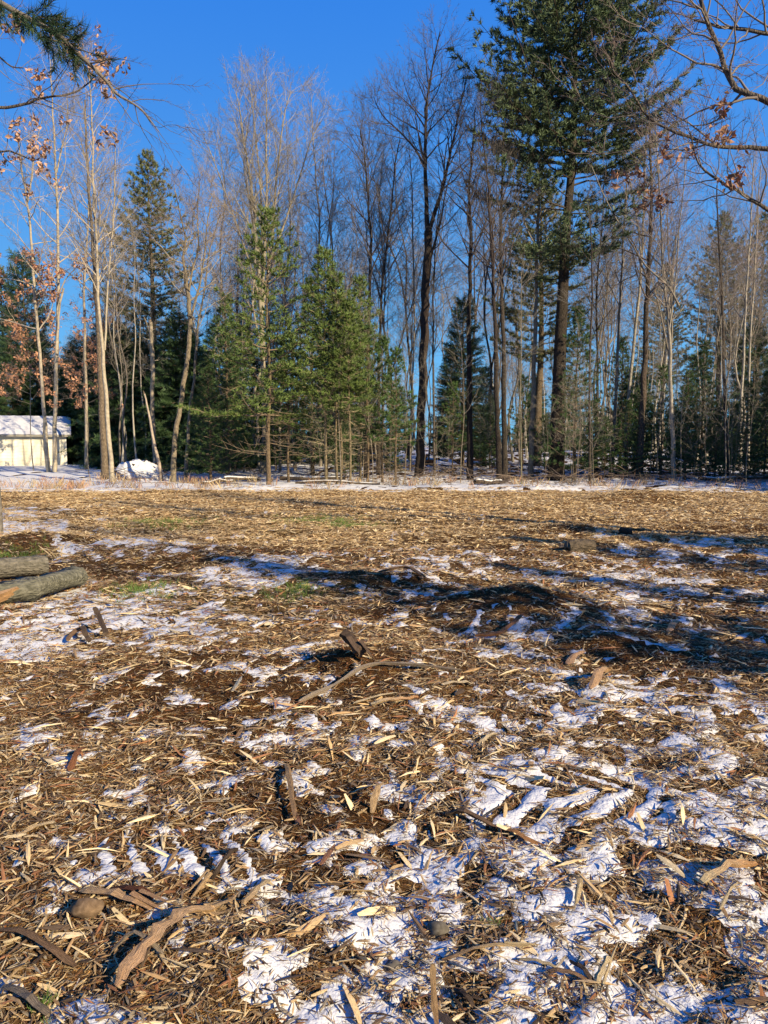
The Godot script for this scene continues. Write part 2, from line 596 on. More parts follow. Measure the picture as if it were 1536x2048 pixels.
# a stem is [points, radius at its foot, radius at its tip, share of it without limbs, how many limbs, their length, their angle]
func bare(called: String, label: String, stems: Array, opts := {}, group := "") -> Node3D:
	var o := {"bark": Color(0.3, 0.26, 0.2), "bark2": Color(0.25, 0.21, 0.17), "twig": Color(0.21, 0.18, 0.135), "wob": 0.22, "up": 0.055, "dense": 1.5, "fine": 2.6, "spray": 0.85, "leaf": 0.0,
		"leaf_size": 1.0, "leaf_from": 0.0, "leaf_to": 99.0, "leaf_color": Color(0.34, 0.17, 0.1), "smooth": true, "sides": 8, "jag": 0.0, "category": "tree", "depth": 0.5, "bunches": 2}
	o.merge(opts, true)
	var at: Vector3 = stems[0][0][0]
	var trunk := Shape.new()
	var sh := Shape.new()
	var tw := Loose.new()
	var lv := Loose.new()
	for s in stems:
		var ctrl := []
		var drift := Vector3.ZERO
		for k in s[0].size():
			if k > 0 and s != stems[0]:
				drift.z += rf(-0.5, 0.5) * o.depth
			ctrl.append(s[0][k] - at + drift)
		var pts := spline(ctrl, 3)
		var k := pts.size()
		var rad := PackedFloat32Array()
		for a in k:
			var t := float(a) / (k - 1)
			var r: float = lerpf(s[1] * 0.58, s[2] * 0.75, pow(t, 0.85))
			if s == stems[0] and a < 4:
				r *= 1.0 + 0.16 * pow(1.0 - a / 4.0, 2.0)
			rad.push_back(r * rf(0.95, 1.05))
			if a > 0 and a < k - 1:
				pts[a] += rv() * s[1] * 0.14
		var first := trunk.v.size()
		trunk.tube(pts, rad, o.sides, o.bark, (o.bark as Color).lerp(o.bark2, 0.7))
		if o.jag > 0.0:
			trunk.cap(pts[k - 1] + (pts[k - 1] - pts[k - 2]).normalized() * o.jag, first + (k - 1) * int(o.sides), o.sides, Vector3.UP, Color(0.45, 0.33, 0.2))
		var az := rf(0, TAU)
		for q in int(s[4]):
			var t: float = lerpf(s[3], 0.985, (q + rg.randf()) / s[4])
			var f := t * (k - 1)
			var a := mini(int(f), k - 2)
			var share: float = (t - s[3]) / (1.0 - s[3])
			az += 2.4 + rf(-0.5, 0.5)
			var dir := off((pts[a + 1] - pts[a]).normalized(), s[6] * rf(0.75, 1.5), az)
			var len: float = s[5] * rf(0.65, 1.15) * (1.0 - 0.62 * share)
			limb(sh, tw, lv, pts[a].lerp(pts[a + 1], f - a), dir, len, minf(rad[a] * 0.5, 0.012 + 0.012 * len), 0, o)
		if s[4] > 0:
			twig(tw, lv, pts[k - 1], (pts[k - 1] - pts[k - 2]).normalized(), o.spray, o)
	var root := thing(called, label, o.category, at, group)
	root.set_meta("called", called)
	part(root, "trunk", mesh_of(trunk, M.smooth_bark if o.smooth else M.rough_bark))
	if sh.i.size():
		var m := mesh_of(sh, M.twig)
		tw.into(m, M.twig)
		part(root, "crown", m)
	if lv.v.size():
		part(root, "leaves", mesh_of(lv, M.leaf), true)
	return root


# a whole generic bare tree that grows from the origin
func bare_kind(called: String, h: float, r: float, from: float, limbs: int, len: float, ang: float, opts: Dictionary, forks := 0) -> Node3D:
	var pts := [Vector3.ZERO]
	var lean := Vector3(rf(-0.05, 0.05), 0, rf(-0.05, 0.05))
	for k in 6:
		pts.append(Vector3(0, h * (k + 1) / 6.0, 0) + lean * h * (k + 1) / 6.0 + Vector3(rf(-1, 1), 0, rf(-1, 1)) * 0.022 * h)
	pts[0].y = -0.15
	var stems := [[pts, r, r * 0.12, from, limbs, len, ang]]
	for k in forks:
		var a := 2 + (k % 2)
		var d := Vector3(rf(-1, 1), 0, rf(-1, 1)).normalized()
		var fp := [pts[a]]
		for e in 4:
			fp.append(pts[a] + Vector3(0, h * 0.13 * (e + 1), 0) + d * h * 0.035 * (e + 1) + rv() * 0.15)
		stems.append([fp, r * 0.55, r * 0.1, 0.25, int(limbs * 0.6), len * 0.8, ang])
	return bare(called, "", stems, opts)


# ---------------------------------------------------------------- conifers
func conifer(called: String, label: String, at: Vector3, opts: Dictionary, group := "") -> Node3D:
	var o := {"h": 10.0, "r": 0.12, "from": 0.25, "rad": 2.5, "whorl": 0.5, "per": 5, "power": 0.8, "belly": 0.0, "low": 0.0, "high": 0.8, "curve": 0.16, "shoot": 0.19, "step": 0.14, "size": 1.0,
		"green": Color(0.115, 0.16, 0.042), "bark": Color(0.27, 0.2, 0.13), "flat": false, "sparse": 0.0, "sparse_to": 0.0, "dead": 0, "dead_from": 0.1, "lean": Vector3.ZERO, "path": [], "smooth": false, "category": "tree"}
	o.merge(opts, true)
	var trunk := Shape.new()
	var br := Shape.new()
	var nd := Loose.new()
	var h: float = o.h
	var ctrl := [Vector3(0, -0.1, 0)]
	if o.path.size():
		for k in range(1, o.path.size()):
			ctrl.append(o.path[k] - at)
	else:
		for k in 5:
			ctrl.append(Vector3(0, h * (k + 1) / 5.0, 0) + o.lean * (k + 1) / 5.0 + Vector3(rf(-1, 1), 0, rf(-1, 1)) * 0.006 * h * (1 if k < 4 else 0))
	var pts := spline(ctrl, 4)
	var k := pts.size()
	h = pts[k - 1].y
	var rad := PackedFloat32Array()
	for a in k:
		rad.push_back(lerpf(o.r, 0.012, pow(pts[a].y / h if pts[a].y > 0 else 0.0, 0.9)) * (1.15 if a == 0 else 1.0))
	trunk.tube(pts, rad, 9, o.bark, (o.bark as Color).lerp(Color(0.2, 0.17, 0.12), 0.5))
	var at_height := func(y: float) -> Vector3:
		for a in k - 1:
			if pts[a + 1].y >= y:
				return pts[a].lerp(pts[a + 1], clampf((y - pts[a].y) / maxf(pts[a + 1].y - pts[a].y, 0.001), 0, 1))
		return pts[k - 1]
	var set_: Array = flat_sprays if o.flat else far_tufts
	var y: float = h * o.from
	var y0 := y
	var wood := (o.bark as Color) * 0.8
	var spin := rf(0, TAU)
	while y < h - 0.1:
		var t := (y - y0) / (h - y0)
		var shape: float = pow(1.0 - t, o.power) * (1.0 - o.belly * (1.0 - minf(1.0, t * 3.0)))
		spin += 0.7
		for b in int(o.per):
			if t < o.sparse_to and rg.randf() < o.sparse:
				continue
			var az: float = spin + TAU * b / o.per + rf(-0.35, 0.35)
			var el: float = lerpf(o.low, o.high, pow(t, 1.3)) + rf(-0.12, 0.12)
			var d := Vector3(cos(az) * cos(el), sin(el), sin(az) * cos(el))
			var len: float = maxf(o.rad * shape * rf(0.62, 1.12), 0.25)
			var root: Vector3 = at_height.call(y + rf(-0.12, 0.12))
			var bp := PackedVector3Array()
			var rr := PackedFloat32Array()
			var n := 5
			for a in n + 1:
				var s := float(a) / n
				bp.push_back(root + d * len * s + Vector3.UP * o.curve * len * s * s * s + (rv() * 0.03 * len if a > 0 else Vector3.ZERO))
				rr.push_back((0.009 + 0.008 * len) * (1.0 - 0.8 * s))
			br.tube(bp, rr, 4, wood, wood)
			var flatside := d.cross(Vector3.UP).normalized()
			var s := rf(0.18, 0.3) if len > 1.0 else 0.1
			var sgn := 1.0
			while s < 1.0:
				var f := s * n
				var a := mini(int(f), n - 1)
				var p := bp[a].lerp(bp[a + 1], f - a)
				var dir := (d * rf(0.5, 0.9) + flatside * sgn * rf(0.7, 1.0) + Vector3.UP * rf(-0.08, 0.22)).normalized()
				var l: float = (0.42 * len * (1.0 - s) * minf(1.0, s * 2.5) + 0.16) * rf(0.7, 1.15)
				br.tube(PackedVector3Array([p, p + dir * l]), PackedFloat32Array([0.009, 0.004]), 3, wood, wood)
				var q := l if l < 0.3 else rf(0.1, 0.25)
				while q <= l + 0.02:
					var tip := (dir * 0.8 + Vector3.UP * (0.1 if o.flat else 0.45) + rv() * 0.25).normalized()
					nd.put(set_[rg.randi() % set_.size()], along(tip, rf(0, TAU)), p + dir * q + rv() * 0.03, o.size * rf(0.8, 1.25), (o.green as Color) * rf(0.72, 1.25))
					q += o.step
				sgn = -sgn
				s += o.shoot / len * rf(0.8, 1.2)
			nd.put(set_[rg.randi() % set_.size()], along((bp[n] - bp[n - 1]).normalized(), rf(0, TAU)), bp[n], o.size * 1.2, o.green)
		y += o.whorl * rf(0.85, 1.15) * (1.0 - 0.45 * t)
	for q in 3:
		nd.put(set_[q], along(Vector3.UP + rv() * 0.2, rf(0, TAU)), pts[k - 1] - Vector3(0, 0.12 * q, 0), o.size * 1.2, o.green)
	# bare dead boughs below the living crown
	for q in int(o.dead):
		var yy: float = h * lerpf(o.dead_from, o.from + 0.08, (q + rg.randf()) / o.dead)
		var az := rf(0, TAU)
		var d := Vector3(cos(az), rf(-0.15, 0.25), sin(az)).normalized()
		var root: Vector3 = at_height.call(yy)
		var l: float = o.rad * rf(0.35, 0.8)
		var bp := PackedVector3Array()
		for a in 5:
			bp.push_back(root + d * l * a / 4.0 + Vector3(0, 0.1 * l * (a / 4.0) * (a / 4.0 - 1.0) * 2.0, 0) + rv() * 0.02 * a)
		br.tube(bp, PackedFloat32Array([0.014, 0.011, 0.008, 0.006, 0.003]), 3, wood, wood * 1.2)
		for e in 5:
			var a := 1 + e % 3
			var dd := off(d, rf(0.5, 0.9), rf(0, TAU))
			br.tube(PackedVector3Array([bp[a], bp[a] + dd * l * rf(0.2, 0.4)]), PackedFloat32Array([0.006, 0.002]), 3, wood, wood)
	var root_ := thing(called, label, o.category, at, group)
	root_.set_meta("called", called)
	part(root_, "trunk", mesh_of(trunk, M.smooth_bark if o.smooth else M.rough_bark))
	part(root_, "boughs", mesh_of(br, M.twig))
	part(root_, "needles", mesh_of(nd, M.needle), true)
	return root_


# ---------------------------------------------------------------- wood pieces
func sliver(out: Loose, pts: PackedVector3Array, w: PackedFloat32Array, th: PackedFloat32Array, flat_up: Vector3, ca: Color, cb: Color, rough := 0.12) -> void:
	var k := pts.size()
	var ring := []
	for a in k:
		var t := (pts[mini(a + 1, k - 1)] - pts[maxi(a - 1, 0)]).normalized()
		var side := t.cross(flat_up).normalized()
		var up := side.cross(t)
		var e := func() -> float: return 1.0 + rf(-rough, rough) * 2.0
		ring.append([pts[a] + side * w[a] * e.call() + up * th[a] * e.call() * 0.6, pts[a] + up * th[a] * e.call() - side * w[a] * 0.2, pts[a] - side * w[a] * e.call() + up * th[a] * 0.4 * e.call(), pts[a] - up * th[a] * e.call()])
	var far_along := rf(0, 1)
	var U := Vector2(0.6, 1.0)
	for a in k - 1:
		var t := float(a) / (k - 1)
		for s in 4:
			var e := (s + 1) % 4
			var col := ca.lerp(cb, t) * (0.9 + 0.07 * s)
			out.quad(ring[a][s], ring[a][e], ring[a + 1][e], ring[a + 1][s], col)
			var y0 := far_along
			var y1: float = far_along + pts[a].distance_to(pts[a + 1]) * 1.1
			out.uv.append_array([Vector2(s, y0) * U, Vector2(s + 1, y0) * U, Vector2(s + 1, y1) * U, Vector2(s, y0) * U, Vector2(s + 1, y1) * U, Vector2(s, y1) * U])
		far_along += pts[a].distance_to(pts[a + 1]) * 1.1
	for q in [0, k - 1]:
		var b: Array = ring[q]
		if q == 0:
			out.quad(b[3], b[2], b[1], b[0], ca)
		else:
			out.quad(b[0], b[1], b[2], b[3], cb)
		for e in 6:
			out.uv.push_back(Vector2(0.3 + 0.02 * e, 0.3))


func chip_mesh(w: float, th: float, bend: float, segs: int, blunt: float) -> ArrayMesh:
	var pts := PackedVector3Array()
	var ww := PackedFloat32Array()
	var tt := PackedFloat32Array()
	var kink := rf(-1, 1) * bend
	var lift := rf(0, 1) * bend
	for a in segs + 1:
		var s := float(a) / segs * 2.0 - 1.0
		pts.push_back(Vector3(s * 0.5, (1.0 - s * s) * lift * 0.25 + rf(-1, 1) * bend * 0.03, s * s * kink * 0.3 + rf(-1, 1) * bend * 0.04))
		var taper := clampf(pow(1.0 - absf(s), 0.5) + blunt * rf(0.6, 1.2), 0.08, 1.0)
		ww.push_back(w * taper * rf(0.8, 1.15))
		tt.push_back(th * taper * rf(0.7, 1.2))
	var out := Loose.new()
	sliver(out, pts, ww, tt, Vector3.UP, Color.WHITE, Color.WHITE, 0.16)
	return mesh_of(out, M.chip)


# a large splinter, stick or slab that lies between two or more points of the ground; mid lift makes it arch
func piece(called: String, label: String, category: String, path: Array, width: float, thick: float, ca: Color, cb: Color, lift := 0.02, frayed := 0, blunt := 0.35, mat := "torn") -> void:
	var at: Vector3 = path[0]
	at.y = soil(at.x, at.z)
	var ctrl := []
	for k in path.size():
		var q: Vector3 = path[k]
		q.y += soil(q.x, q.z) + maxf(snow_depth(q.x, q.z), 0.0) + thick * 0.6 + (lift if k > 0 and k < path.size() - 1 else 0.0)
		ctrl.append(q - at)
	if path.size() == 2:
		ctrl.insert(1, (ctrl[0] + ctrl[1]) * 0.5 + Vector3(0, lift, 0) + Vector3(rf(-1, 1), 0, rf(-1, 1)) * 0.02 * (ctrl[0] - ctrl[1]).length())
	var pts := spline(ctrl, 4)
	var n := pts.size()
	var ww := PackedFloat32Array()
	var tt := PackedFloat32Array()
	for a in n:
		var s := absf(float(a) / (n - 1) * 2.0 - 1.0)
		var taper := clampf(pow(1.0 - s, 0.45) + blunt, 0.12, 1.0) * rf(0.86, 1.1)
		ww.push_back(width * 0.3 * taper * rf(0.9, 1.1))
		tt.push_back(thick * 0.3 * taper * rf(0.8, 1.2))
		if a > 0 and a < n - 1:
			pts[a] += rv() * width * 0.07
	var out := Loose.new()
	sliver(out, pts, ww, tt, Vector3.UP, ca, cb, 0.1)
	for q in frayed:
		var tip := pts[n - 1]
		var d := (pts[n - 1] - pts[n - 3]).normalized()
		var fd := (d + rv() * 0.3 + Vector3.UP * 0.2).normalized()
		var l := rf(0.03, 0.09)
		var o := rv() * width * 0.35
		sliver(out, PackedVector3Array([tip - d * 0.08 + o, tip + o + fd * l * 0.4, tip + o + fd * l]), PackedFloat32Array([width * 0.16, width * 0.1, 0.001]), PackedFloat32Array([0.004, 0.003, 0.001]), Vector3.UP, cb, cb * 1.1)
	single(called, mesh_of(out, M[mat]), at, label, category)


func boulder(called: String, label: String, at: Vector3, size: Vector3, col: Color, category := "stone") -> void:
	var m := SphereMesh.new()
	m.radial_segments = 14
	m.rings = 9
	var arr := m.get_mesh_arrays()
	var v: PackedVector3Array = arr[Mesh.ARRAY_VERTEX]
	var out := Shape.new()
	var f := FastNoiseLite.new()
	f.seed = rg.randi() % 1000
	f.frequency = 0.9
	for k in v.size():
		var p := v[k] * 2.0
		p *= 1.0 + 0.6 * f.get_noise_3dv(p)
		out.v.push_back(p * size * 0.27)
		out.n.push_back(v[k].normalized())
		out.c.push_back(col)
	out.i = arr[Mesh.ARRAY_INDEX]
	at.y += soil(at.x, at.z)
	single(called, mesh_of(out, M.stone), at, label, category)


# ---------------------------------------------------------------- the scene
func _ready() -> void:
	rg.seed = 4711
	var cam := Camera3D.new()
	cam.name = "camera"
	cam.fov = 67.0
	cam.near = 0.05
	cam.far = 900.0
	cam.position = Vector3(0, 1.6, 0)
	cam.rotation_degrees = Vector3(-5, 0, 0)
	add_child(cam)
	var env := Environment.new()
	env.background_mode = Environment.BG_SKY
	var sky := Sky.new()
	var air := ProceduralSkyMaterial.new()
	air.sky_top_color = Color(0.027, 0.317, 0.665)
	air.sky_horizon_color = Color(0.362, 0.599, 0.734)
	air.sky_curve = 0.22
	air.ground_bottom_color = Color(0.25, 0.2, 0.15)
	air.ground_horizon_color = Color(0.45, 0.42, 0.38)
	air.sun_angle_max = 22.0
	air.sun_curve = 0.12
	sky.sky_material = air
	env.sky = sky
	env.tonemap_mode = Environment.TONE_MAPPER_LINEAR
	env.tonemap_exposure = 1.95
	env.sdfgi_enabled = true
	env.ssao_enabled = true
	env.ssil_enabled = true
	var we := WorldEnvironment.new()
	we.name = "world_environment"
	we.environment = env
	add_child(we)
	var sun := DirectionalLight3D.new()
	sun.name = "sun"
	sun.light_energy = 1.6
	sun.light_color = Color(1.0, 0.93, 0.79)
	sun.light_angular_distance = 0.5
	sun.shadow_enabled = true
	sun.rotation_degrees = Vector3(-25.5, 46.0, 0)
	add_child(sun)

	n_big.seed = 1
	n_big.frequency = 0.28
	n_big.fractal_octaves = 2
	n_mid.seed = 2
	n_mid.frequency = 1.6
	n_mid.fractal_octaves = 2
	n_fine.seed = 3
	n_fine.frequency = 6.5
	n_fine.fractal_octaves = 2
	n_patch.seed = 4
	n_patch.frequency = 3.0
	n_patch.fractal_octaves = 4
	n_patch.fractal_gain = 0.55
	fill_cover()
	make_materials()
	make_prefabs()
	build_ground()
	build_shed()
	build_key_trees()
	build_leafy()
	build_conifers()
	build_woods()
	build_near_limbs()
	build_edge()
	build_litter()
	build_pieces()


func build_ground() -> void:
	var xs := [0.0]
	while xs[-1] < 160.0:
		xs.append(xs[-1] + 0.016 + 0.0135 * xs[-1] + (0.05 * (xs[-1] - 20.0) if xs[-1] > 20.0 else 0.0))
	var full := PackedFloat32Array()
	for k in range(xs.size() - 1, 0, -1):
		full.push_back(-xs[k])
	for k in xs.size():
		full.push_back(xs[k])
	var zs := PackedFloat32Array()
	var z := 60.0
	while z > -420.0:
		zs.push_back(z)
		if z > 1.0:
			z -= 0.1 + 0.3 * z
		elif z > -1.6:
			z -= 0.1
		else:
			z -= 0.014 + 0.0095 * (-z - 1.6) + (0.04 * (-z - 32.0) if z < -32.0 else 0.0)
	var w := full.size()
	var d := zs.size()
	var v := PackedVector3Array()
	var sv := PackedVector3Array()
	var c := PackedColorArray()
	var uv := PackedVector2Array()
	var thick := PackedFloat32Array()
	v.resize(w * d)
	sv.resize(w * d)
	c.resize(w * d)
	uv.resize(w * d)
	thick.resize(w * d)
	var n_tint := FastNoiseLite.new()
	n_tint.seed = 9
	n_tint.frequency = 0.5
	n_tint.fractal_octaves = 4
	var greens := [Vector3(-1.341, 0.000, -16.125), Vector3(-0.767, 0.000, -15.129), Vector3(-4.500, 0.000, -15.813), Vector3(-0.965, 0.000, -8.276), Vector3(-5.193, 0.000, -10.641), Vector3(-2.625, 0.000, -8.570), Vector3(0.882, 0.000, -2.824), Vector3(-1.957, 0.000, -6.959)]
	for b in d:
		for a in w:
			var k := b * w + a
			var x := full[a]
			var zz := zs[b]
			var h := soil(x, zz)
			var t := snow_depth(x, zz) if zz < 3.0 else -0.02
			v[k] = Vector3(x, h, zz)
			sv[k] = Vector3(x, h + t, zz)
			thick[k] = t
			uv[k] = Vector2(x + 0.3 * sin(zz * 0.37), zz + 0.3 * sin(x * 0.31)) / 1.7
			var tint := n_tint.get_noise_2d(x, zz)
			var col := Color(0.85, 0.79, 0.7).lerp(Color(0.5, 0.43, 0.36), clampf(0.5 + tint * 1.2, 0, 1))
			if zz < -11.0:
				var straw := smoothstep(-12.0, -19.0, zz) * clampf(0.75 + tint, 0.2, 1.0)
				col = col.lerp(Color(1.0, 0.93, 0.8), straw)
			if zz > -27.0 and zz < -0.5:
				col = col.lerp(Color(0.3, 0.23, 0.175), soil_and_shade(x, zz) * 0.8)  # darkens the ground colour for soil and for painted-in shade
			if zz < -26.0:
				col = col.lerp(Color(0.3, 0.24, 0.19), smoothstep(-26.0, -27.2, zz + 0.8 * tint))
			if zz > -22.0:
				for g in greens:
					var e: float = ((x - g.x) * (x - g.x) + (zz - g.z) * (zz - g.z) * 0.6) / (0.02 * zz * zz)
					if e < 3.0 and zz < -3.0:
						col = col.lerp(Color(0.3, 0.42, 0.2), 0.6 * exp(-e * 2.0) * clampf(0.6 + tint * 2.0, 0, 1))
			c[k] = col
	var n := PackedVector3Array()
	var sn := PackedVector3Array()
	n.resize(w * d)
	sn.resize(w * d)
	for b in d:
		var b0 := maxi(b - 1, 0) * w
		var b1 := mini(b + 1, d - 1) * w
		for a in w:
			var a0 := maxi(a - 1, 0)
			var a1 := mini(a + 1, w - 1)
			var k := b * w
			n[k + a] = (v[b0 + a] - v[b1 + a]).cross(v[k + a1] - v[k + a0]).normalized()
			sn[k + a] = (sv[b0 + a] - sv[b1 + a]).cross(sv[k + a1] - sv[k + a0]).normalized()
	var i := PackedInt32Array()
	var si := PackedInt32Array()
	for b in d - 1:
		for a in w - 1:
			var k := b * w + a
			i.append_array([k, k + w + 1, k + 1, k, k + w, k + w + 1])
			if thick[k] > -0.012 or thick[k + 1] > -0.012 or thick[k + w] > -0.012 or thick[k + w + 1] > -0.012:
				si.append_array([k, k + w + 1, k + 1, k, k + w, k + w + 1])
	var m := ArrayMesh.new()
	var arr := []
	arr.resize(Mesh.ARRAY_MAX)
	arr[Mesh.ARRAY_VERTEX] = v
	arr[Mesh.ARRAY_NORMAL] = n
	arr[Mesh.ARRAY_COLOR] = c
	arr[Mesh.ARRAY_TEX_UV] = uv
	arr[Mesh.ARRAY_INDEX] = i
	m.add_surface_from_arrays(Mesh.PRIMITIVE_TRIANGLES, arr)
	m.surface_set_material(0, M.mulch)
	setting("ground", m)
	var s := ArrayMesh.new()
	arr = []
	arr.resize(Mesh.ARRAY_MAX)
	arr[Mesh.ARRAY_VERTEX] = sv
	arr[Mesh.ARRAY_NORMAL] = sn
	arr[Mesh.ARRAY_INDEX] = si
	s.add_surface_from_arrays(Mesh.PRIMITIVE_TRIANGLES, arr)
	s.surface_set_material(0, M.snow)
	setting("snow", s, "stuff")
	print("ground ", w, " x ", d, " snow tris ", si.size() / 3)


func slab(out: Loose, lo: Vector3, hi: Vector3, col: Color) -> void:
	var p := func(x: int, y: int, z: int) -> Vector3: return Vector3(hi.x if x else lo.x, hi.y if y else lo.y, hi.z if z else lo.z)
	out.quad(p.call(0, 0, 1), p.call(0, 1, 1), p.call(1, 1, 1), p.call(1, 0, 1), col)
	out.quad(p.call(1, 0, 0), p.call(1, 1, 0), p.call(0, 1, 0), p.call(0, 0, 0), col)
	out.quad(p.call(0, 0, 0), p.call(0, 1, 0), p.call(0, 1, 1), p.call(0, 0, 1), col)
	out.quad(p.call(1, 0, 1), p.call(1, 1, 1), p.call(1, 1, 0), p.call(1, 0, 0), col)
	out.quad(p.call(0, 1, 1), p.call(0, 1, 0), p.call(1, 1, 0), p.call(1, 1, 1), col)
	out.quad(p.call(0, 0, 0), p.call(0, 0, 1), p.call(1, 0, 1), p.call(1, 0, 0), col)


func build_shed() -> void:
	var at := Vector3(-20.05, 0.21, -49.00)
	var shed := thing("shed", "low cream clapboard shed with snow on its roof, behind the pale trunks at the left", "shed", at)
	shed.rotation_degrees.y = 22.0
	var cream := Color(0.76, 0.71, 0.58)
	var walls := Loose.new()
	slab(walls, Vector3(-9, -0.3, -4.6), Vector3(-0.03, 2.02, -0.03), cream * 0.8)
	walls.tri(Vector3(-0.03, 2.02, -0.03), Vector3(-0.03, 3.0, -2.3), Vector3(-0.03, 2.02, -4.6), cream * 0.8)
	part(shed, "wall", mesh_of(walls, M.paint))
	var lap := Loose.new()
	lap.quad(Vector3(-9, 0, 0.022), Vector3(-9, 0.19, 0.002), Vector3(-0.1, 0.19, 0.002), Vector3(-0.1, 0, 0.022), Color.WHITE)
	lap.quad(Vector3(-9, 0, 0.0), Vector3(-9, 0, 0.022), Vector3(-0.1, 0, 0.022), Vector3(-0.1, 0, 0.0), Color.WHITE)
	for k in 11:
		var l := Loose.new()
		l.v = lap.v
		l.n = lap.n
		for q in l.v.size():
			l.c.push_back(cream * rf(0.93, 1.04))
		l.c.fill(cream * rf(0.93, 1.05))
		part(shed, "siding_board", mesh_of(l, M.paint)).position = Vector3(0, -0.02 + k * 0.185, -0.028)
	var side := Loose.new()
	slab(side, Vector3(-0.03, -0.2, -4.6), Vector3(0.0, 2.0, -0.14), cream)
	part(shed, "side_wall", mesh_of(side, M.paint))
	var trim := Loose.new()
	slab(trim, Vector3(-0.1, -0.2, -0.12), Vector3(0.015, 2.02, 0.012), Color(0.82, 0.78, 0.68))
	part(shed, "corner_board", mesh_of(trim, M.paint))
	var roof := Loose.new()
	for f in [1.0, -1.0]:
		var zc := -2.3
		var e: float = zc + f * 2.62
		var a := Vector3(-9.3, 1.98, e)
		var b := Vector3(-9.3, 3.1, zc)
		var c := Vector3(0.3, 3.1, zc)
		var d := Vector3(0.3, 1.98, e)
		var dn := Vector3(0, -0.07, 0)
		if f > 0:
			roof.quad(a, b, c, d, Color(0.1, 0.09, 0.085))
			roof.quad(d + dn, c + dn, b + dn, a + dn, Color(0.1, 0.09, 0.085))
		else:
			roof.quad(d, c, b, a, Color(0.1, 0.09, 0.085))
			roof.quad(a + dn, b + dn, c + dn, d + dn, Color(0.1, 0.09, 0.085))
		roof.quad(d + dn, d, c, c + dn, Color(0.6, 0.55, 0.45))
	var rm := part(shed, "roof", mesh_of(roof, M.paint))
	var fas := Loose.new()
	slab(fas, Vector3(-9.3, 1.86, 0.29), Vector3(0.3, 1.975, 0.325), Color(0.3, 0.28, 0.25))  # fascia in a dark tone that paints the shadow line under the eave
	part(shed, "eave_shade_fascia", mesh_of(fas, M.paint))
	var sn := Shape.new()
	var nx := 48
	var nz := 14
	for b in nz + 1:
		for a in nx + 1:
			var s := float(b) / nz
			var u := float(a) / nx
			var edge := minf(minf(s, 1.0) * 8.0, minf(u, 1.0 - u) * 40.0)
			var th := 0.11 * sqrt(clampf(edge, 0.0, 1.0)) + 0.012 + 0.02 * n_mid.get_noise_2d(a * 0.3, b * 0.3)
			sn.v.push_back(Vector3(lerpf(-9.3, 0.3, u), 1.985 + 1.12 * s + th, lerpf(0.33, -2.3, s)))
			sn.n.push_back(Vector3(0, 0.92, 0.39))
			sn.c.push_back(Color.WHITE)
	for b in nz:
		for a in nx:
			var k := b * (nx + 1) + a
			sn.i.append_array([k, k + nx + 2, k + 1, k, k + nx + 1, k + nx + 2])
	part(rm, "roof_snow", mesh_of(sn, M.snow))


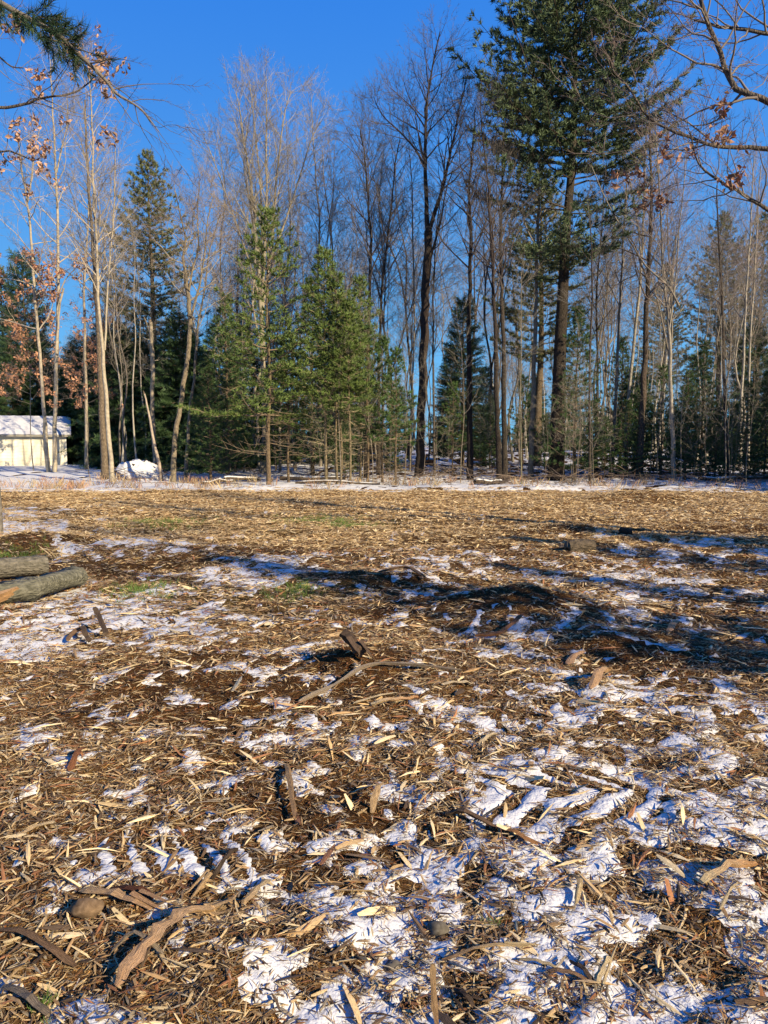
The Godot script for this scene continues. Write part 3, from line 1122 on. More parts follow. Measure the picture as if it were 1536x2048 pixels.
func build_key_trees() -> void:
	var pale := {"bark": Color(0.5, 0.43, 0.32), "bark2": Color(0.36, 0.3, 0.23), "twig": Color(0.26, 0.215, 0.16)}
	var leafy := pale.merged({"leaf": 0.55, "leaf_to": 11.0, "fine": 2.2, "leaf_color": Color(0.40, 0.21, 0.13), "leaf_size": 1.25})
	bare("oak_tree", "slim pale tree with clinging brown leaves, left of the pair before the shed", [
		[[Vector3(-17.34, -0.02, -40.00), Vector3(-17.43, 2.59, -40.00), Vector3(-17.52, 5.38, -40.00), Vector3(-17.63, 7.89, -40.00), Vector3(-17.71, 10.37, -40.00), Vector3(-17.80, 12.59, -40.00), Vector3(-17.94, 14.05, -40.00), Vector3(-18.13, 15.50, -40.00), Vector3(-18.22, 16.94, -40.00)], 0.18, 0.04, 0.32, 22, 3.2, 1.0],
		[[Vector3(-17.88, 13.68, -40.00), Vector3(-17.50, 15.02, -40.00), Vector3(-17.20, 16.22, -40.00), Vector3(-16.81, 17.42, -40.00)], 0.08, 0.02, 0.2, 8, 2.0, 0.7]], leafy)
	bare("oak_tree", "tall pale trunk with brown leaves, right of the pair before the shed", [
		[[Vector3(-17.06, -0.02, -40.00), Vector3(-16.91, 2.59, -40.00), Vector3(-16.76, 5.38, -40.00), Vector3(-16.59, 7.89, -40.00), Vector3(-16.47, 10.37, -40.00), Vector3(-16.40, 13.07, -40.00), Vector3(-16.39, 15.26, -40.00), Vector3(-16.42, 17.18, -40.00), Vector3(-16.47, 19.09, -40.00), Vector3(-16.49, 20.51, -40.00)], 0.21, 0.03, 0.36, 26, 3.4, 0.9],
		[[Vector3(-16.69, 6.64, -40.00), Vector3(-16.47, 7.64, -40.00), Vector3(-16.26, 8.64, -40.00), Vector3(-16.05, 9.39, -40.00)], 0.11, 0.06, 0.6, 0, 1.0, 0.7],
		[[Vector3(-16.37, 15.14, -40.00), Vector3(-16.12, 16.46, -40.00), Vector3(-15.91, 17.66, -40.00), Vector3(-15.80, 18.61, -40.00)], 0.08, 0.02, 0.2, 8, 2.0, 0.7]], leafy)
	bare("bare_tree", "straight pale trunk standing behind the brown oak leaves, left of the forked pale tree", [
		[[Vector3(-17.71, 0.06, -46.00), Vector3(-17.60, 2.44, -46.00), Vector3(-17.55, 4.79, -46.00), Vector3(-17.52, 7.40, -46.00), Vector3(-17.49, 9.98, -46.00), Vector3(-17.37, 11.69, -46.00), Vector3(-17.12, 13.95, -46.00), Vector3(-16.99, 16.19, -46.00), Vector3(-16.98, 18.14, -46.00)], 0.19, 0.04, 0.5, 18, 3.0, 0.7]], pale.merged({"bark": Color(0.45, 0.38, 0.29)}, true))
	bare("bare_tree", "tall forked pale tree in full sun, nearest the snow bank at the left", [
		[[Vector3(-10.70, -0.10, -30.50), Vector3(-10.74, 0.99, -30.50), Vector3(-10.82, 2.35, -30.50), Vector3(-10.87, 3.71, -30.50), Vector3(-10.94, 5.25, -30.50), Vector3(-11.03, 6.78, -30.50), Vector3(-11.04, 8.29, -30.50), Vector3(-11.07, 9.79, -30.50), Vector3(-11.09, 10.91, -30.50), Vector3(-11.08, 12.20, -30.50), Vector3(-11.07, 13.66, -30.50), Vector3(-11.10, 15.12, -30.50), Vector3(-11.11, 16.02, -30.50)], 0.175, 0.02, 0.42, 30, 2.4, 0.55],
		[[Vector3(-10.86, 5.25, -30.50), Vector3(-10.75, 6.40, -30.50), Vector3(-10.59, 7.73, -30.50), Vector3(-10.44, 9.04, -30.50), Vector3(-10.28, 10.35, -30.50), Vector3(-10.17, 11.65, -30.50), Vector3(-10.04, 12.75, -30.50)], 0.075, 0.02, 0.3, 14, 1.8, 0.5]], pale)
	bare("bare_tree", "thick brown trunk right behind the forked pale tree", [
		[[Vector3(-11.90, -0.09, -33.00), Vector3(-11.94, 1.78, -33.00), Vector3(-11.95, 3.47, -33.00), Vector3(-11.94, 4.93, -33.00), Vector3(-11.99, 6.79, -33.00), Vector3(-12.06, 8.43, -33.00), Vector3(-12.09, 10.06, -33.00), Vector3(-12.19, 12.07, -33.00), Vector3(-12.26, 13.66, -33.00), Vector3(-12.23, 15.64, -33.00)], 0.27, 0.04, 0.5, 24, 2.8, 0.6]], {"bark": Color(0.3, 0.23, 0.16), "smooth": false})
	bare("dead_snag", "short leaning dead snag, barkless and broken off, by the snowy brush pile", [
		[[Vector3(-8.88, -0.10, -31.00), Vector3(-9.04, 0.98, -31.00), Vector3(-9.23, 1.97, -31.00), Vector3(-9.37, 2.86, -31.00), Vector3(-9.51, 3.59, -31.00)], 0.14, 0.04, 0.9, 0, 1.0, 0.7]], {"bark": Color(0.42, 0.33, 0.26), "bark2": Color(0.5, 0.42, 0.32), "jag": 0.15})
	bare("dead_snag", "upright broken dead trunk with pale patches, behind the leaning snag", [
		[[Vector3(-10.62, -0.04, -36.00), Vector3(-10.66, 1.80, -36.00), Vector3(-10.70, 3.64, -36.00), Vector3(-10.62, 5.00, -36.00), Vector3(-10.66, 6.14, -36.00), Vector3(-10.68, 7.15, -36.00)], 0.17, 0.11, 0.5, 4, 0.8, 1.2],
		[[Vector3(-10.65, 6.54, -36.00), Vector3(-10.80, 6.93, -36.00), Vector3(-10.86, 7.26, -36.00)], 0.06, 0.05, 0.5, 0, 1.0, 0.7]], {"bark": Color(0.33, 0.27, 0.2), "bark2": Color(0.5, 0.42, 0.3), "jag": 0.2})
	var tan_ := {"bark": Color(0.4, 0.33, 0.23), "bark2": Color(0.3, 0.25, 0.18), "twig": Color(0.23, 0.18, 0.14), "wob": 0.3, "smooth": false, "dense": 2.0}
	bare("crooked_tree", "crooked tan tree with a spreading twisted crown, right of the dead snags", [
		[[Vector3(-8.34, -0.10, -30.50), Vector3(-8.23, 1.38, -30.50), Vector3(-8.11, 2.35, -30.50), Vector3(-7.91, 3.52, -30.50), Vector3(-7.69, 4.68, -30.50), Vector3(-7.58, 5.44, -30.50), Vector3(-7.50, 6.40, -30.50), Vector3(-7.56, 7.16, -30.50), Vector3(-7.64, 7.73, -30.50), Vector3(-7.65, 8.20, -30.50)], 0.18, 0.1, 0.75, 5, 1.6, 1.0],
		[[Vector3(-7.63, 8.06, -30.50), Vector3(-7.73, 8.76, -30.50), Vector3(-7.64, 9.51, -30.50), Vector3(-7.79, 10.35, -30.50), Vector3(-7.94, 11.28, -30.50)], 0.09, 0.02, 0.15, 14, 2.0, 0.8],
		[[Vector3(-7.50, 6.40, -30.50), Vector3(-7.27, 7.16, -30.50), Vector3(-7.04, 7.91, -30.50), Vector3(-6.86, 9.04, -30.50), Vector3(-6.71, 10.16, -30.50), Vector3(-6.53, 11.09, -30.50)], 0.09, 0.02, 0.2, 15, 2.0, 0.8],
		[[Vector3(-7.57, 7.31, -30.50), Vector3(-7.38, 8.29, -30.50), Vector3(-7.17, 9.23, -30.50), Vector3(-7.20, 10.35, -30.50), Vector3(-7.06, 11.55, -30.50)], 0.08, 0.02, 0.2, 14, 1.9, 0.8]], tan_)
	bare("crooked_tree", "leaning grey trunk close behind the crooked tan tree", [
		[[Vector3(-8.74, -0.07, -34.00), Vector3(-8.58, 1.79, -34.00), Vector3(-8.44, 3.31, -34.00), Vector3(-8.26, 4.39, -34.00), Vector3(-8.15, 5.67, -34.00), Vector3(-7.99, 6.95, -34.00), Vector3(-7.70, 8.43, -34.00), Vector3(-7.46, 9.90, -34.00), Vector3(-7.00, 11.35, -34.00)], 0.14, 0.03, 0.5, 20, 2.4, 0.8]], tan_.merged({"bark": Color(0.34, 0.3, 0.24)}, true))
	bare("bare_tree", "wide many-stemmed bare tree fanning out above the front white pine", [
		[[Vector3(-5.89, 0.04, -38.00), Vector3(-5.84, 3.75, -38.00), Vector3(-5.91, 6.15, -38.00), Vector3(-5.95, 8.52, -38.00), Vector3(-6.06, 10.87, -38.00), Vector3(-6.26, 13.19, -38.00), Vector3(-6.54, 15.26, -38.00), Vector3(-6.80, 17.08, -38.00), Vector3(-6.97, 18.21, -38.00)], 0.26, 0.02, 0.45, 22, 3.0, 0.5],
		[[Vector3(-5.94, 7.58, -38.00), Vector3(-5.86, 9.94, -38.00), Vector3(-5.87, 12.27, -38.00), Vector3(-5.96, 14.58, -38.00), Vector3(-6.16, 16.86, -38.00), Vector3(-6.30, 18.55, -38.00)], 0.15, 0.02, 0.25, 20, 2.6, 0.5],
		[[Vector3(-5.94, 7.58, -38.00), Vector3(-5.59, 9.94, -38.00), Vector3(-5.32, 12.27, -38.00), Vector3(-5.10, 14.58, -38.00), Vector3(-4.77, 16.86, -38.00), Vector3(-4.42, 18.21, -38.00)], 0.15, 0.02, 0.25, 20, 2.6, 0.5],
		[[Vector3(-5.91, 8.05, -38.00), Vector3(-5.70, 10.87, -38.00), Vector3(-5.59, 13.42, -38.00), Vector3(-5.61, 15.72, -38.00), Vector3(-5.56, 17.76, -38.00), Vector3(-5.59, 19.00, -38.00)], 0.13, 0.02, 0.25, 20, 2.6, 0.5],
		[[Vector3(-5.97, 8.52, -38.00), Vector3(-6.57, 10.64, -38.00), Vector3(-7.18, 12.50, -38.00), Vector3(-7.79, 14.35, -38.00), Vector3(-8.42, 15.95, -38.00)], 0.11, 0.02, 0.3, 16, 2.6, 0.6],
		[[Vector3(-5.47, 10.40, -38.00), Vector3(-4.73, 12.27, -38.00), Vector3(-4.06, 14.12, -38.00), Vector3(-3.46, 15.83, -38.00), Vector3(-3.02, 16.63, -38.00)], 0.1, 0.02, 0.3, 16, 2.6, 0.6]],
		{"bark": Color(0.36, 0.31, 0.23), "bark2": Color(0.33, 0.28, 0.2), "twig": Color(0.24, 0.21, 0.165)})
	bare("bare_tree", "thin pale bare tree between the fan-shaped tree and the dark twin trunks", [
		[[Vector3(-3.42, 0.22, -42.00), Vector3(-3.42, 3.98, -42.00), Vector3(-3.43, 6.63, -42.00), Vector3(-3.51, 10.29, -42.00), Vector3(-3.38, 13.13, -42.00), Vector3(-3.57, 15.43, -42.00), Vector3(-3.71, 17.96, -42.00), Vector3(-3.80, 19.71, -42.00)], 0.17, 0.02, 0.4, 26, 3.0, 0.55]], {"bark": Color(0.36, 0.31, 0.24), "twig": Color(0.23, 0.2, 0.16)})
	bare("bare_tree", "pale bare tree with an angled broken limb, behind the young pine row", [
		[[Vector3(-2.22, 0.17, -41.00), Vector3(-2.26, 3.92, -41.00), Vector3(-2.40, 7.02, -41.00), Vector3(-2.59, 10.09, -41.00), Vector3(-2.73, 12.61, -41.00), Vector3(-3.03, 14.61, -41.00), Vector3(-3.14, 16.59, -41.00)], 0.15, 0.02, 0.4, 22, 3.0, 0.65]], {"bark": Color(0.34, 0.28, 0.21), "twig": Color(0.22, 0.19, 0.15)})
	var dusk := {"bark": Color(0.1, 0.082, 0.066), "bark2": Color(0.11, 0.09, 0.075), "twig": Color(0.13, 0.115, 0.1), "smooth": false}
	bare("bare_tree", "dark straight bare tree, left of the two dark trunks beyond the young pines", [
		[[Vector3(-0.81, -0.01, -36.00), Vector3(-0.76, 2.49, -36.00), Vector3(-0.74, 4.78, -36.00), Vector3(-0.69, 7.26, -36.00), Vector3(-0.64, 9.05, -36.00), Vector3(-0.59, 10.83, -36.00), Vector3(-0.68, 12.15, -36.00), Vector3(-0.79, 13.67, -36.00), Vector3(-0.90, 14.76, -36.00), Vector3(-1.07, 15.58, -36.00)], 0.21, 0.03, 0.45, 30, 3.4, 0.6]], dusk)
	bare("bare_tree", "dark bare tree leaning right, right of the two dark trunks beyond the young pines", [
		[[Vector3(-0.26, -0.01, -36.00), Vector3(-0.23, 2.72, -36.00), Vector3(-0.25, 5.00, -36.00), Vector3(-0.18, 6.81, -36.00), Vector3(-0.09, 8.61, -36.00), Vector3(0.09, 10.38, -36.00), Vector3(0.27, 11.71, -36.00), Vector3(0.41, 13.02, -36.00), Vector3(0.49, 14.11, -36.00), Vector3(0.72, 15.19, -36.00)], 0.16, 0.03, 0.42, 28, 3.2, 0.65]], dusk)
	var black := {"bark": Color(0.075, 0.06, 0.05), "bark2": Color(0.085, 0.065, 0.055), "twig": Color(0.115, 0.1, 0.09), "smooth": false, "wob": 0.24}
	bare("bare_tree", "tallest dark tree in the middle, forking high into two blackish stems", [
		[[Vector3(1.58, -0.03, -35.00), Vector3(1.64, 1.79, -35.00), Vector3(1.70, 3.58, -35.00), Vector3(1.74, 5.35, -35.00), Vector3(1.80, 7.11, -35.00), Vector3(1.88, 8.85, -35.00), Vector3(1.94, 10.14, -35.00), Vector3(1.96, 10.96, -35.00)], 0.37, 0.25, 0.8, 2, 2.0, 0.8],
		[[Vector3(1.96, 10.78, -35.00), Vector3(1.86, 12.28, -35.00), Vector3(1.81, 13.55, -35.00), Vector3(1.79, 14.81, -35.00), Vector3(1.82, 16.07, -35.00), Vector3(1.95, 17.11, -35.00), Vector3(2.16, 18.14, -35.00), Vector3(2.41, 19.26, -35.00)], 0.2, 0.03, 0.25, 24, 3.0, 0.65],
		[[Vector3(1.98, 10.89, -35.00), Vector3(2.28, 11.85, -35.00), Vector3(2.58, 12.92, -35.00), Vector3(2.82, 13.97, -35.00), Vector3(3.05, 15.02, -35.00), Vector3(3.26, 16.07, -35.00), Vector3(3.55, 17.21, -35.00)], 0.18, 0.03, 0.25, 22, 2.6, 0.6],
		[[Vector3(1.92, 9.17, -35.00), Vector3(2.20, 10.35, -35.00), Vector3(2.51, 11.43, -35.00), Vector3(2.67, 12.49, -35.00), Vector3(3.00, 13.55, -35.00)], 0.11, 0.03, 0.3, 10, 2.0, 0.6],
		[[Vector3(1.81, 13.59, -35.00), Vector3(1.35, 14.44, -35.00), Vector3(0.87, 15.07, -35.00), Vector3(0.37, 15.55, -35.00), Vector3(-0.13, 16.03, -35.00), Vector3(-0.43, 16.65, -35.00)], 0.1, 0.02, 0.25, 12, 1.8, 0.7],
		[[Vector3(1.78, 15.34, -35.00), Vector3(1.30, 16.07, -35.00), Vector3(0.87, 16.59, -35.00), Vector3(0.26, 17.01, -35.00)], 0.06, 0.015, 0.25, 9, 1.5, 0.7],
		[[Vector3(1.81, 15.02, -35.00), Vector3(2.33, 15.65, -35.00), Vector3(2.97, 16.38, -35.00), Vector3(3.51, 16.90, -35.00)], 0.06, 0.015, 0.3, 9, 1.5, 0.7]], black)
	bare("bare_tree", "slim dark tree just right of the forked blackish tree", [
		[[Vector3(2.42, 0.02, -37.00), Vector3(2.38, 2.28, -37.00), Vector3(2.34, 4.63, -37.00), Vector3(2.31, 6.50, -37.00), Vector3(2.30, 8.34, -37.00), Vector3(2.34, 9.72, -37.00), Vector3(2.42, 11.31, -37.00), Vector3(2.60, 12.89, -37.00)], 0.115, 0.03, 0.35, 22, 2.2, 0.7]], dusk.merged({"bark": Color(0.2, 0.17, 0.14)}, true))
	bare("bare_tree", "slim grey tree just left of the forked blackish tree", [
		[[Vector3(1.28, 0.06, -38.00), Vector3(1.32, 2.54, -38.00), Vector3(1.41, 5.19, -38.00), Vector3(1.47, 7.58, -38.00), Vector3(1.42, 9.94, -38.00), Vector3(1.36, 12.04, -38.00), Vector3(1.33, 13.66, -38.00), Vector3(1.23, 15.26, -38.00)], 0.1, 0.03, 0.4, 22, 2.4, 0.6]], {"bark": Color(0.27, 0.23, 0.18), "twig": Color(0.2, 0.16, 0.13)})
	bare("bare_tree", "blackest straight trunk, standing alone before the snowy opening", [
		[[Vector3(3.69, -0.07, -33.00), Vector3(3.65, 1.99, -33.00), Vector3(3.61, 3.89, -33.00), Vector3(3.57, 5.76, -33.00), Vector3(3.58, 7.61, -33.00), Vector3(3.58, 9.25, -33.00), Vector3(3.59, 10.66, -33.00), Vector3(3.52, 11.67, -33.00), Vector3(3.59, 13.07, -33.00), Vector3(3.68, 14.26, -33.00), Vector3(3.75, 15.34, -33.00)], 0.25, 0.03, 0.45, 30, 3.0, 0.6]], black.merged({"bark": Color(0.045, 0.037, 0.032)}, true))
	bare("bare_tree", "dark trunk leaning left as it rises, left of the close pair near the big pine", [
		[[Vector3(4.78, -0.09, -32.00), Vector3(4.70, 1.78, -32.00), Vector3(4.61, 3.61, -32.00), Vector3(4.55, 5.43, -32.00), Vector3(4.47, 7.03, -32.00), Vector3(4.39, 8.62, -32.00), Vector3(4.29, 10.00, -32.00), Vector3(4.21, 11.36, -32.00), Vector3(4.08, 12.72, -32.00), Vector3(3.92, 14.07, -32.00), Vector3(3.81, 15.40, -32.00)], 0.21, 0.02, 0.42, 30, 3.0, 0.55]], black)
	bare("bare_tree", "dark trunk leaning right as it rises, right of the close pair near the big pine", [
		[[Vector3(5.16, -0.07, -33.00), Vector3(5.11, 2.21, -33.00), Vector3(5.06, 4.30, -33.00), Vector3(5.00, 5.97, -33.00), Vector3(4.94, 7.61, -33.00), Vector3(4.87, 9.25, -33.00), Vector3(4.85, 10.86, -33.00), Vector3(4.86, 12.07, -33.00), Vector3(4.90, 13.66, -33.00), Vector3(5.00, 15.24, -33.00), Vector3(5.10, 16.61, -33.00)], 0.23, 0.02, 0.42, 30, 3.0, 0.55]], dusk)
	bare("sapling", "thin greenish sapling at the mulch edge, left of the big pine", [
		[[Vector3(5.25, -0.10, -29.50), Vector3(5.21, 1.39, -29.50), Vector3(5.16, 3.27, -29.50), Vector3(5.15, 5.13, -29.50), Vector3(5.14, 6.98, -29.50), Vector3(5.12, 8.07, -29.50)], 0.05, 0.015, 0.5, 12, 1.0, 0.7]], {"bark": Color(0.22, 0.2, 0.12)})
	bare("bare_tree", "grey trunk dappled with sun, close left of the big pine", [
		[[Vector3(6.65, -0.03, -35.00), Vector3(6.66, 2.24, -35.00), Vector3(6.69, 4.25, -35.00), Vector3(6.73, 6.23, -35.00), Vector3(6.74, 7.98, -35.00), Vector3(6.76, 9.71, -35.00), Vector3(6.78, 11.21, -35.00), Vector3(6.77, 12.49, -35.00), Vector3(6.81, 13.97, -35.00), Vector3(6.88, 15.44, -35.00), Vector3(6.87, 16.90, -35.00)], 0.23, 0.03, 0.5, 20, 2.4, 0.6]], {"bark": Color(0.27, 0.235, 0.18), "twig": Color(0.17, 0.14, 0.11)})
	bare("bare_tree", "thin dark tree next right of the big pine", [
		[[Vector3(8.26, -0.10, -31.00), Vector3(8.20, 1.77, -31.00), Vector3(8.15, 3.75, -31.00), Vector3(8.15, 5.70, -31.00), Vector3(8.17, 7.44, -31.00), Vector3(8.11, 9.16, -31.00), Vector3(8.02, 10.49, -31.00), Vector3(7.92, 11.43, -31.00)], 0.1, 0.02, 0.45, 16, 1.8, 0.7]], dusk)
	bare("bare_tree", "wavy dark slim tree second to the right of the big pine", [
		[[Vector3(9.86, -0.01, -36.00), Vector3(9.83, 2.49, -36.00), Vector3(9.83, 4.55, -36.00), Vector3(9.79, 6.14, -36.00), Vector3(9.68, 7.94, -36.00), Vector3(9.77, 9.94, -36.00), Vector3(9.88, 11.71, -36.00), Vector3(9.89, 13.24, -36.00)], 0.13, 0.03, 0.45, 18, 2.2, 0.7]], dusk)
	bare("bare_tree", "grey straight tree leaning a little right, third beyond the big pine", [
		[[Vector3(10.27, -0.03, -35.00), Vector3(10.35, 2.24, -35.00), Vector3(10.41, 4.47, -35.00), Vector3(10.43, 6.23, -35.00), Vector3(10.47, 7.98, -35.00), Vector3(10.53, 9.71, -35.00), Vector3(10.56, 11.21, -35.00), Vector3(10.61, 12.49, -35.00), Vector3(10.70, 13.97, -35.00)], 0.16, 0.03, 0.45, 22, 2.6, 0.7]], {"bark": Color(0.24, 0.21, 0.17), "twig": Color(0.2, 0.16, 0.14)})
	bare("bare_tree", "thick rough dark brown trunk in the right-hand wood, half sunlit", [
		[[Vector3(11.15, -0.06, -34.00), Vector3(11.24, 2.88, -34.00), Vector3(11.32, 5.24, -34.00), Vector3(11.31, 6.95, -34.00), Vector3(11.35, 8.64, -34.00), Vector3(11.39, 10.31, -34.00), Vector3(11.39, 11.77, -34.00), Vector3(11.36, 13.21, -34.00), Vector3(11.25, 14.84, -34.00)], 0.27, 0.05, 0.4, 24, 3.2, 0.7]], dusk.merged({"bark": Color(0.17, 0.13, 0.1)}, true))
	bare("bare_tree", "tall smooth grey tree with a bent lower trunk, at the front of the right-hand wood", [
		[[Vector3(12.20, -0.08, -32.50), Vector3(12.09, 1.78, -32.50), Vector3(11.95, 3.65, -32.50), Vector3(11.85, 5.29, -32.50), Vector3(11.75, 6.51, -32.50), Vector3(11.59, 7.72, -32.50), Vector3(11.44, 9.13, -32.50), Vector3(11.32, 10.53, -32.50), Vector3(11.19, 11.91, -32.50), Vector3(11.07, 13.28, -32.50), Vector3(10.98, 14.84, -32.50)], 0.17, 0.02, 0.4, 26, 3.0, 0.5],
		[[Vector3(11.78, 6.31, -32.50), Vector3(11.84, 7.52, -32.50), Vector3(11.92, 8.93, -32.50), Vector3(11.98, 10.33, -32.50), Vector3(12.05, 11.71, -32.50), Vector3(12.16, 13.28, -32.50)], 0.07, 0.02, 0.3, 14, 2.2, 0.5]], {"bark": Color(0.38, 0.34, 0.28), "twig": Color(0.26, 0.2, 0.18)})
	bare("birch_tree", "whitish slanting trunk just left of the tall smooth grey tree", [
		[[Vector3(14.11, 0.13, -40.00), Vector3(14.20, 2.33, -40.00), Vector3(14.29, 4.12, -40.00), Vector3(14.37, 5.64, -40.00), Vector3(14.44, 6.89, -40.00), Vector3(14.53, 8.64, -40.00), Vector3(14.60, 10.37, -40.00), Vector3(14.70, 12.10, -40.00)], 0.17, 0.06, 0.6, 10, 2.2, 0.6]], {"bark": Color(0.55, 0.5, 0.42), "twig": Color(0.26, 0.2, 0.18)})
	bare("fallen_limb", "dead limb hanging slantwise, caught between the trunks right of the big pine", [
		[[Vector3(8.32, 12.79, -32.20), Vector3(8.81, 11.72, -32.20), Vector3(9.30, 10.84, -32.20), Vector3(9.97, 9.81, -32.20), Vector3(10.61, 8.86, -32.20), Vector3(11.20, 8.35, -32.20), Vector3(11.66, 7.91, -32.20), Vector3(12.05, 7.23, -32.20)], 0.03, 0.055, 0.3, 7, 1.2, 0.7]], {"bark": Color(0.26, 0.23, 0.19), "category": "branch", "depth": 0.0})
	bare("bare_tree", "dark slim wavy tree standing before the shaded pines near the right edge", [
		[[Vector3(14.01, -0.09, -31.50), Vector3(13.88, 1.37, -31.50), Vector3(13.77, 3.38, -31.50), Vector3(13.64, 4.98, -31.50), Vector3(13.56, 6.56, -31.50), Vector3(13.44, 8.12, -31.50), Vector3(13.29, 9.48, -31.50), Vector3(13.19, 10.64, -31.50), Vector3(13.13, 11.78, -31.50)], 0.14, 0.03, 0.5, 14, 1.8, 0.8]], dusk)
	bare("birch_tree", "bright pale trunk near the right edge, left of two", [
		[[Vector3(18.40, 0.13, -40.00), Vector3(18.32, 3.35, -40.00), Vector3(18.35, 5.89, -40.00), Vector3(18.34, 7.89, -40.00), Vector3(18.36, 9.88, -40.00), Vector3(18.43, 11.85, -40.00), Vector3(18.43, 13.80, -40.00), Vector3(18.47, 15.74, -40.00)], 0.14, 0.03, 0.45, 18, 2.6, 0.55]], {"bark": Color(0.5, 0.45, 0.37), "twig": Color(0.26, 0.2, 0.18)})
	bare("birch_tree", "bright pale trunk near the right edge, right of two", [
		[[Vector3(19.30, 0.17, -41.00), Vector3(19.15, 3.92, -41.00), Vector3(19.12, 6.51, -41.00), Vector3(19.17, 9.07, -41.00), Vector3(19.22, 11.60, -41.00), Vector3(19.23, 13.86, -41.00), Vector3(19.30, 15.85, -41.00)], 0.11, 0.03, 0.45, 16, 2.6, 0.55]], {"bark": Color(0.46, 0.41, 0.33), "twig": Color(0.26, 0.2, 0.18)})
	bare("bare_tree", "pale multi-stemmed tree with fine spreading twigs high above the right-hand wood", [
		[[Vector3(11.22, -0.01, -36.00), Vector3(11.20, 2.26, -36.00), Vector3(11.36, 5.00, -36.00), Vector3(11.58, 7.71, -36.00), Vector3(11.70, 9.94, -36.00), Vector3(11.72, 12.15, -36.00), Vector3(11.73, 14.11, -36.00), Vector3(11.75, 15.84, -36.00), Vector3(11.59, 17.55, -36.00)], 0.16, 0.02, 0.5, 22, 2.6, 0.5],
		[[Vector3(11.70, 9.94, -36.00), Vector3(11.29, 12.15, -36.00), Vector3(10.95, 13.89, -36.00), Vector3(10.49, 15.41, -36.00), Vector3(10.27, 16.91, -36.00)], 0.07, 0.015, 0.25, 14, 2.0, 0.5]], {"bark": Color(0.42, 0.38, 0.31), "twig": Color(0.28, 0.23, 0.2)})


func build_leafy() -> void:
	var src := bare_kind("young_oak", 9.0, 0.05, 0.36, 22, 1.9, 0.95, {"bark": Color(0.38, 0.32, 0.24), "twig": Color(0.25, 0.2, 0.16), "leaf": 0.32, "leaf_size": 1.0, "leaf_color": Color(0.52, 0.28, 0.16), "spray": 0.6, "up": 0.0})
	src.position = Vector3(-18.55, 0.09, -41.00)
	src.rotation.y = 1.0
	tag(src, "young oak full of brown leaves behind the left pale trunk by the shed", "tree")
	again(src, Vector3(-14.50, 0.07, -38.00), 3.1, 0.8, "small young oak with brown leaves just left of the forked pale tree", "")
	again(src, Vector3(-18.29, 0.11, -42.00), 2.4, 1.15, "young oak full of brown leaves between the two pale trunks by the shed", "")
	again(src, Vector3(-18.25, 0.19, -48.00), 4.0, 1.1, "young oak with brown leaves right of the two pale trunks by the shed", "")
	again(src, Vector3(-16.41, 0.19, -47.50), 5.2, 1.0, "young oak with brown leaves behind the forked pale tree", "")


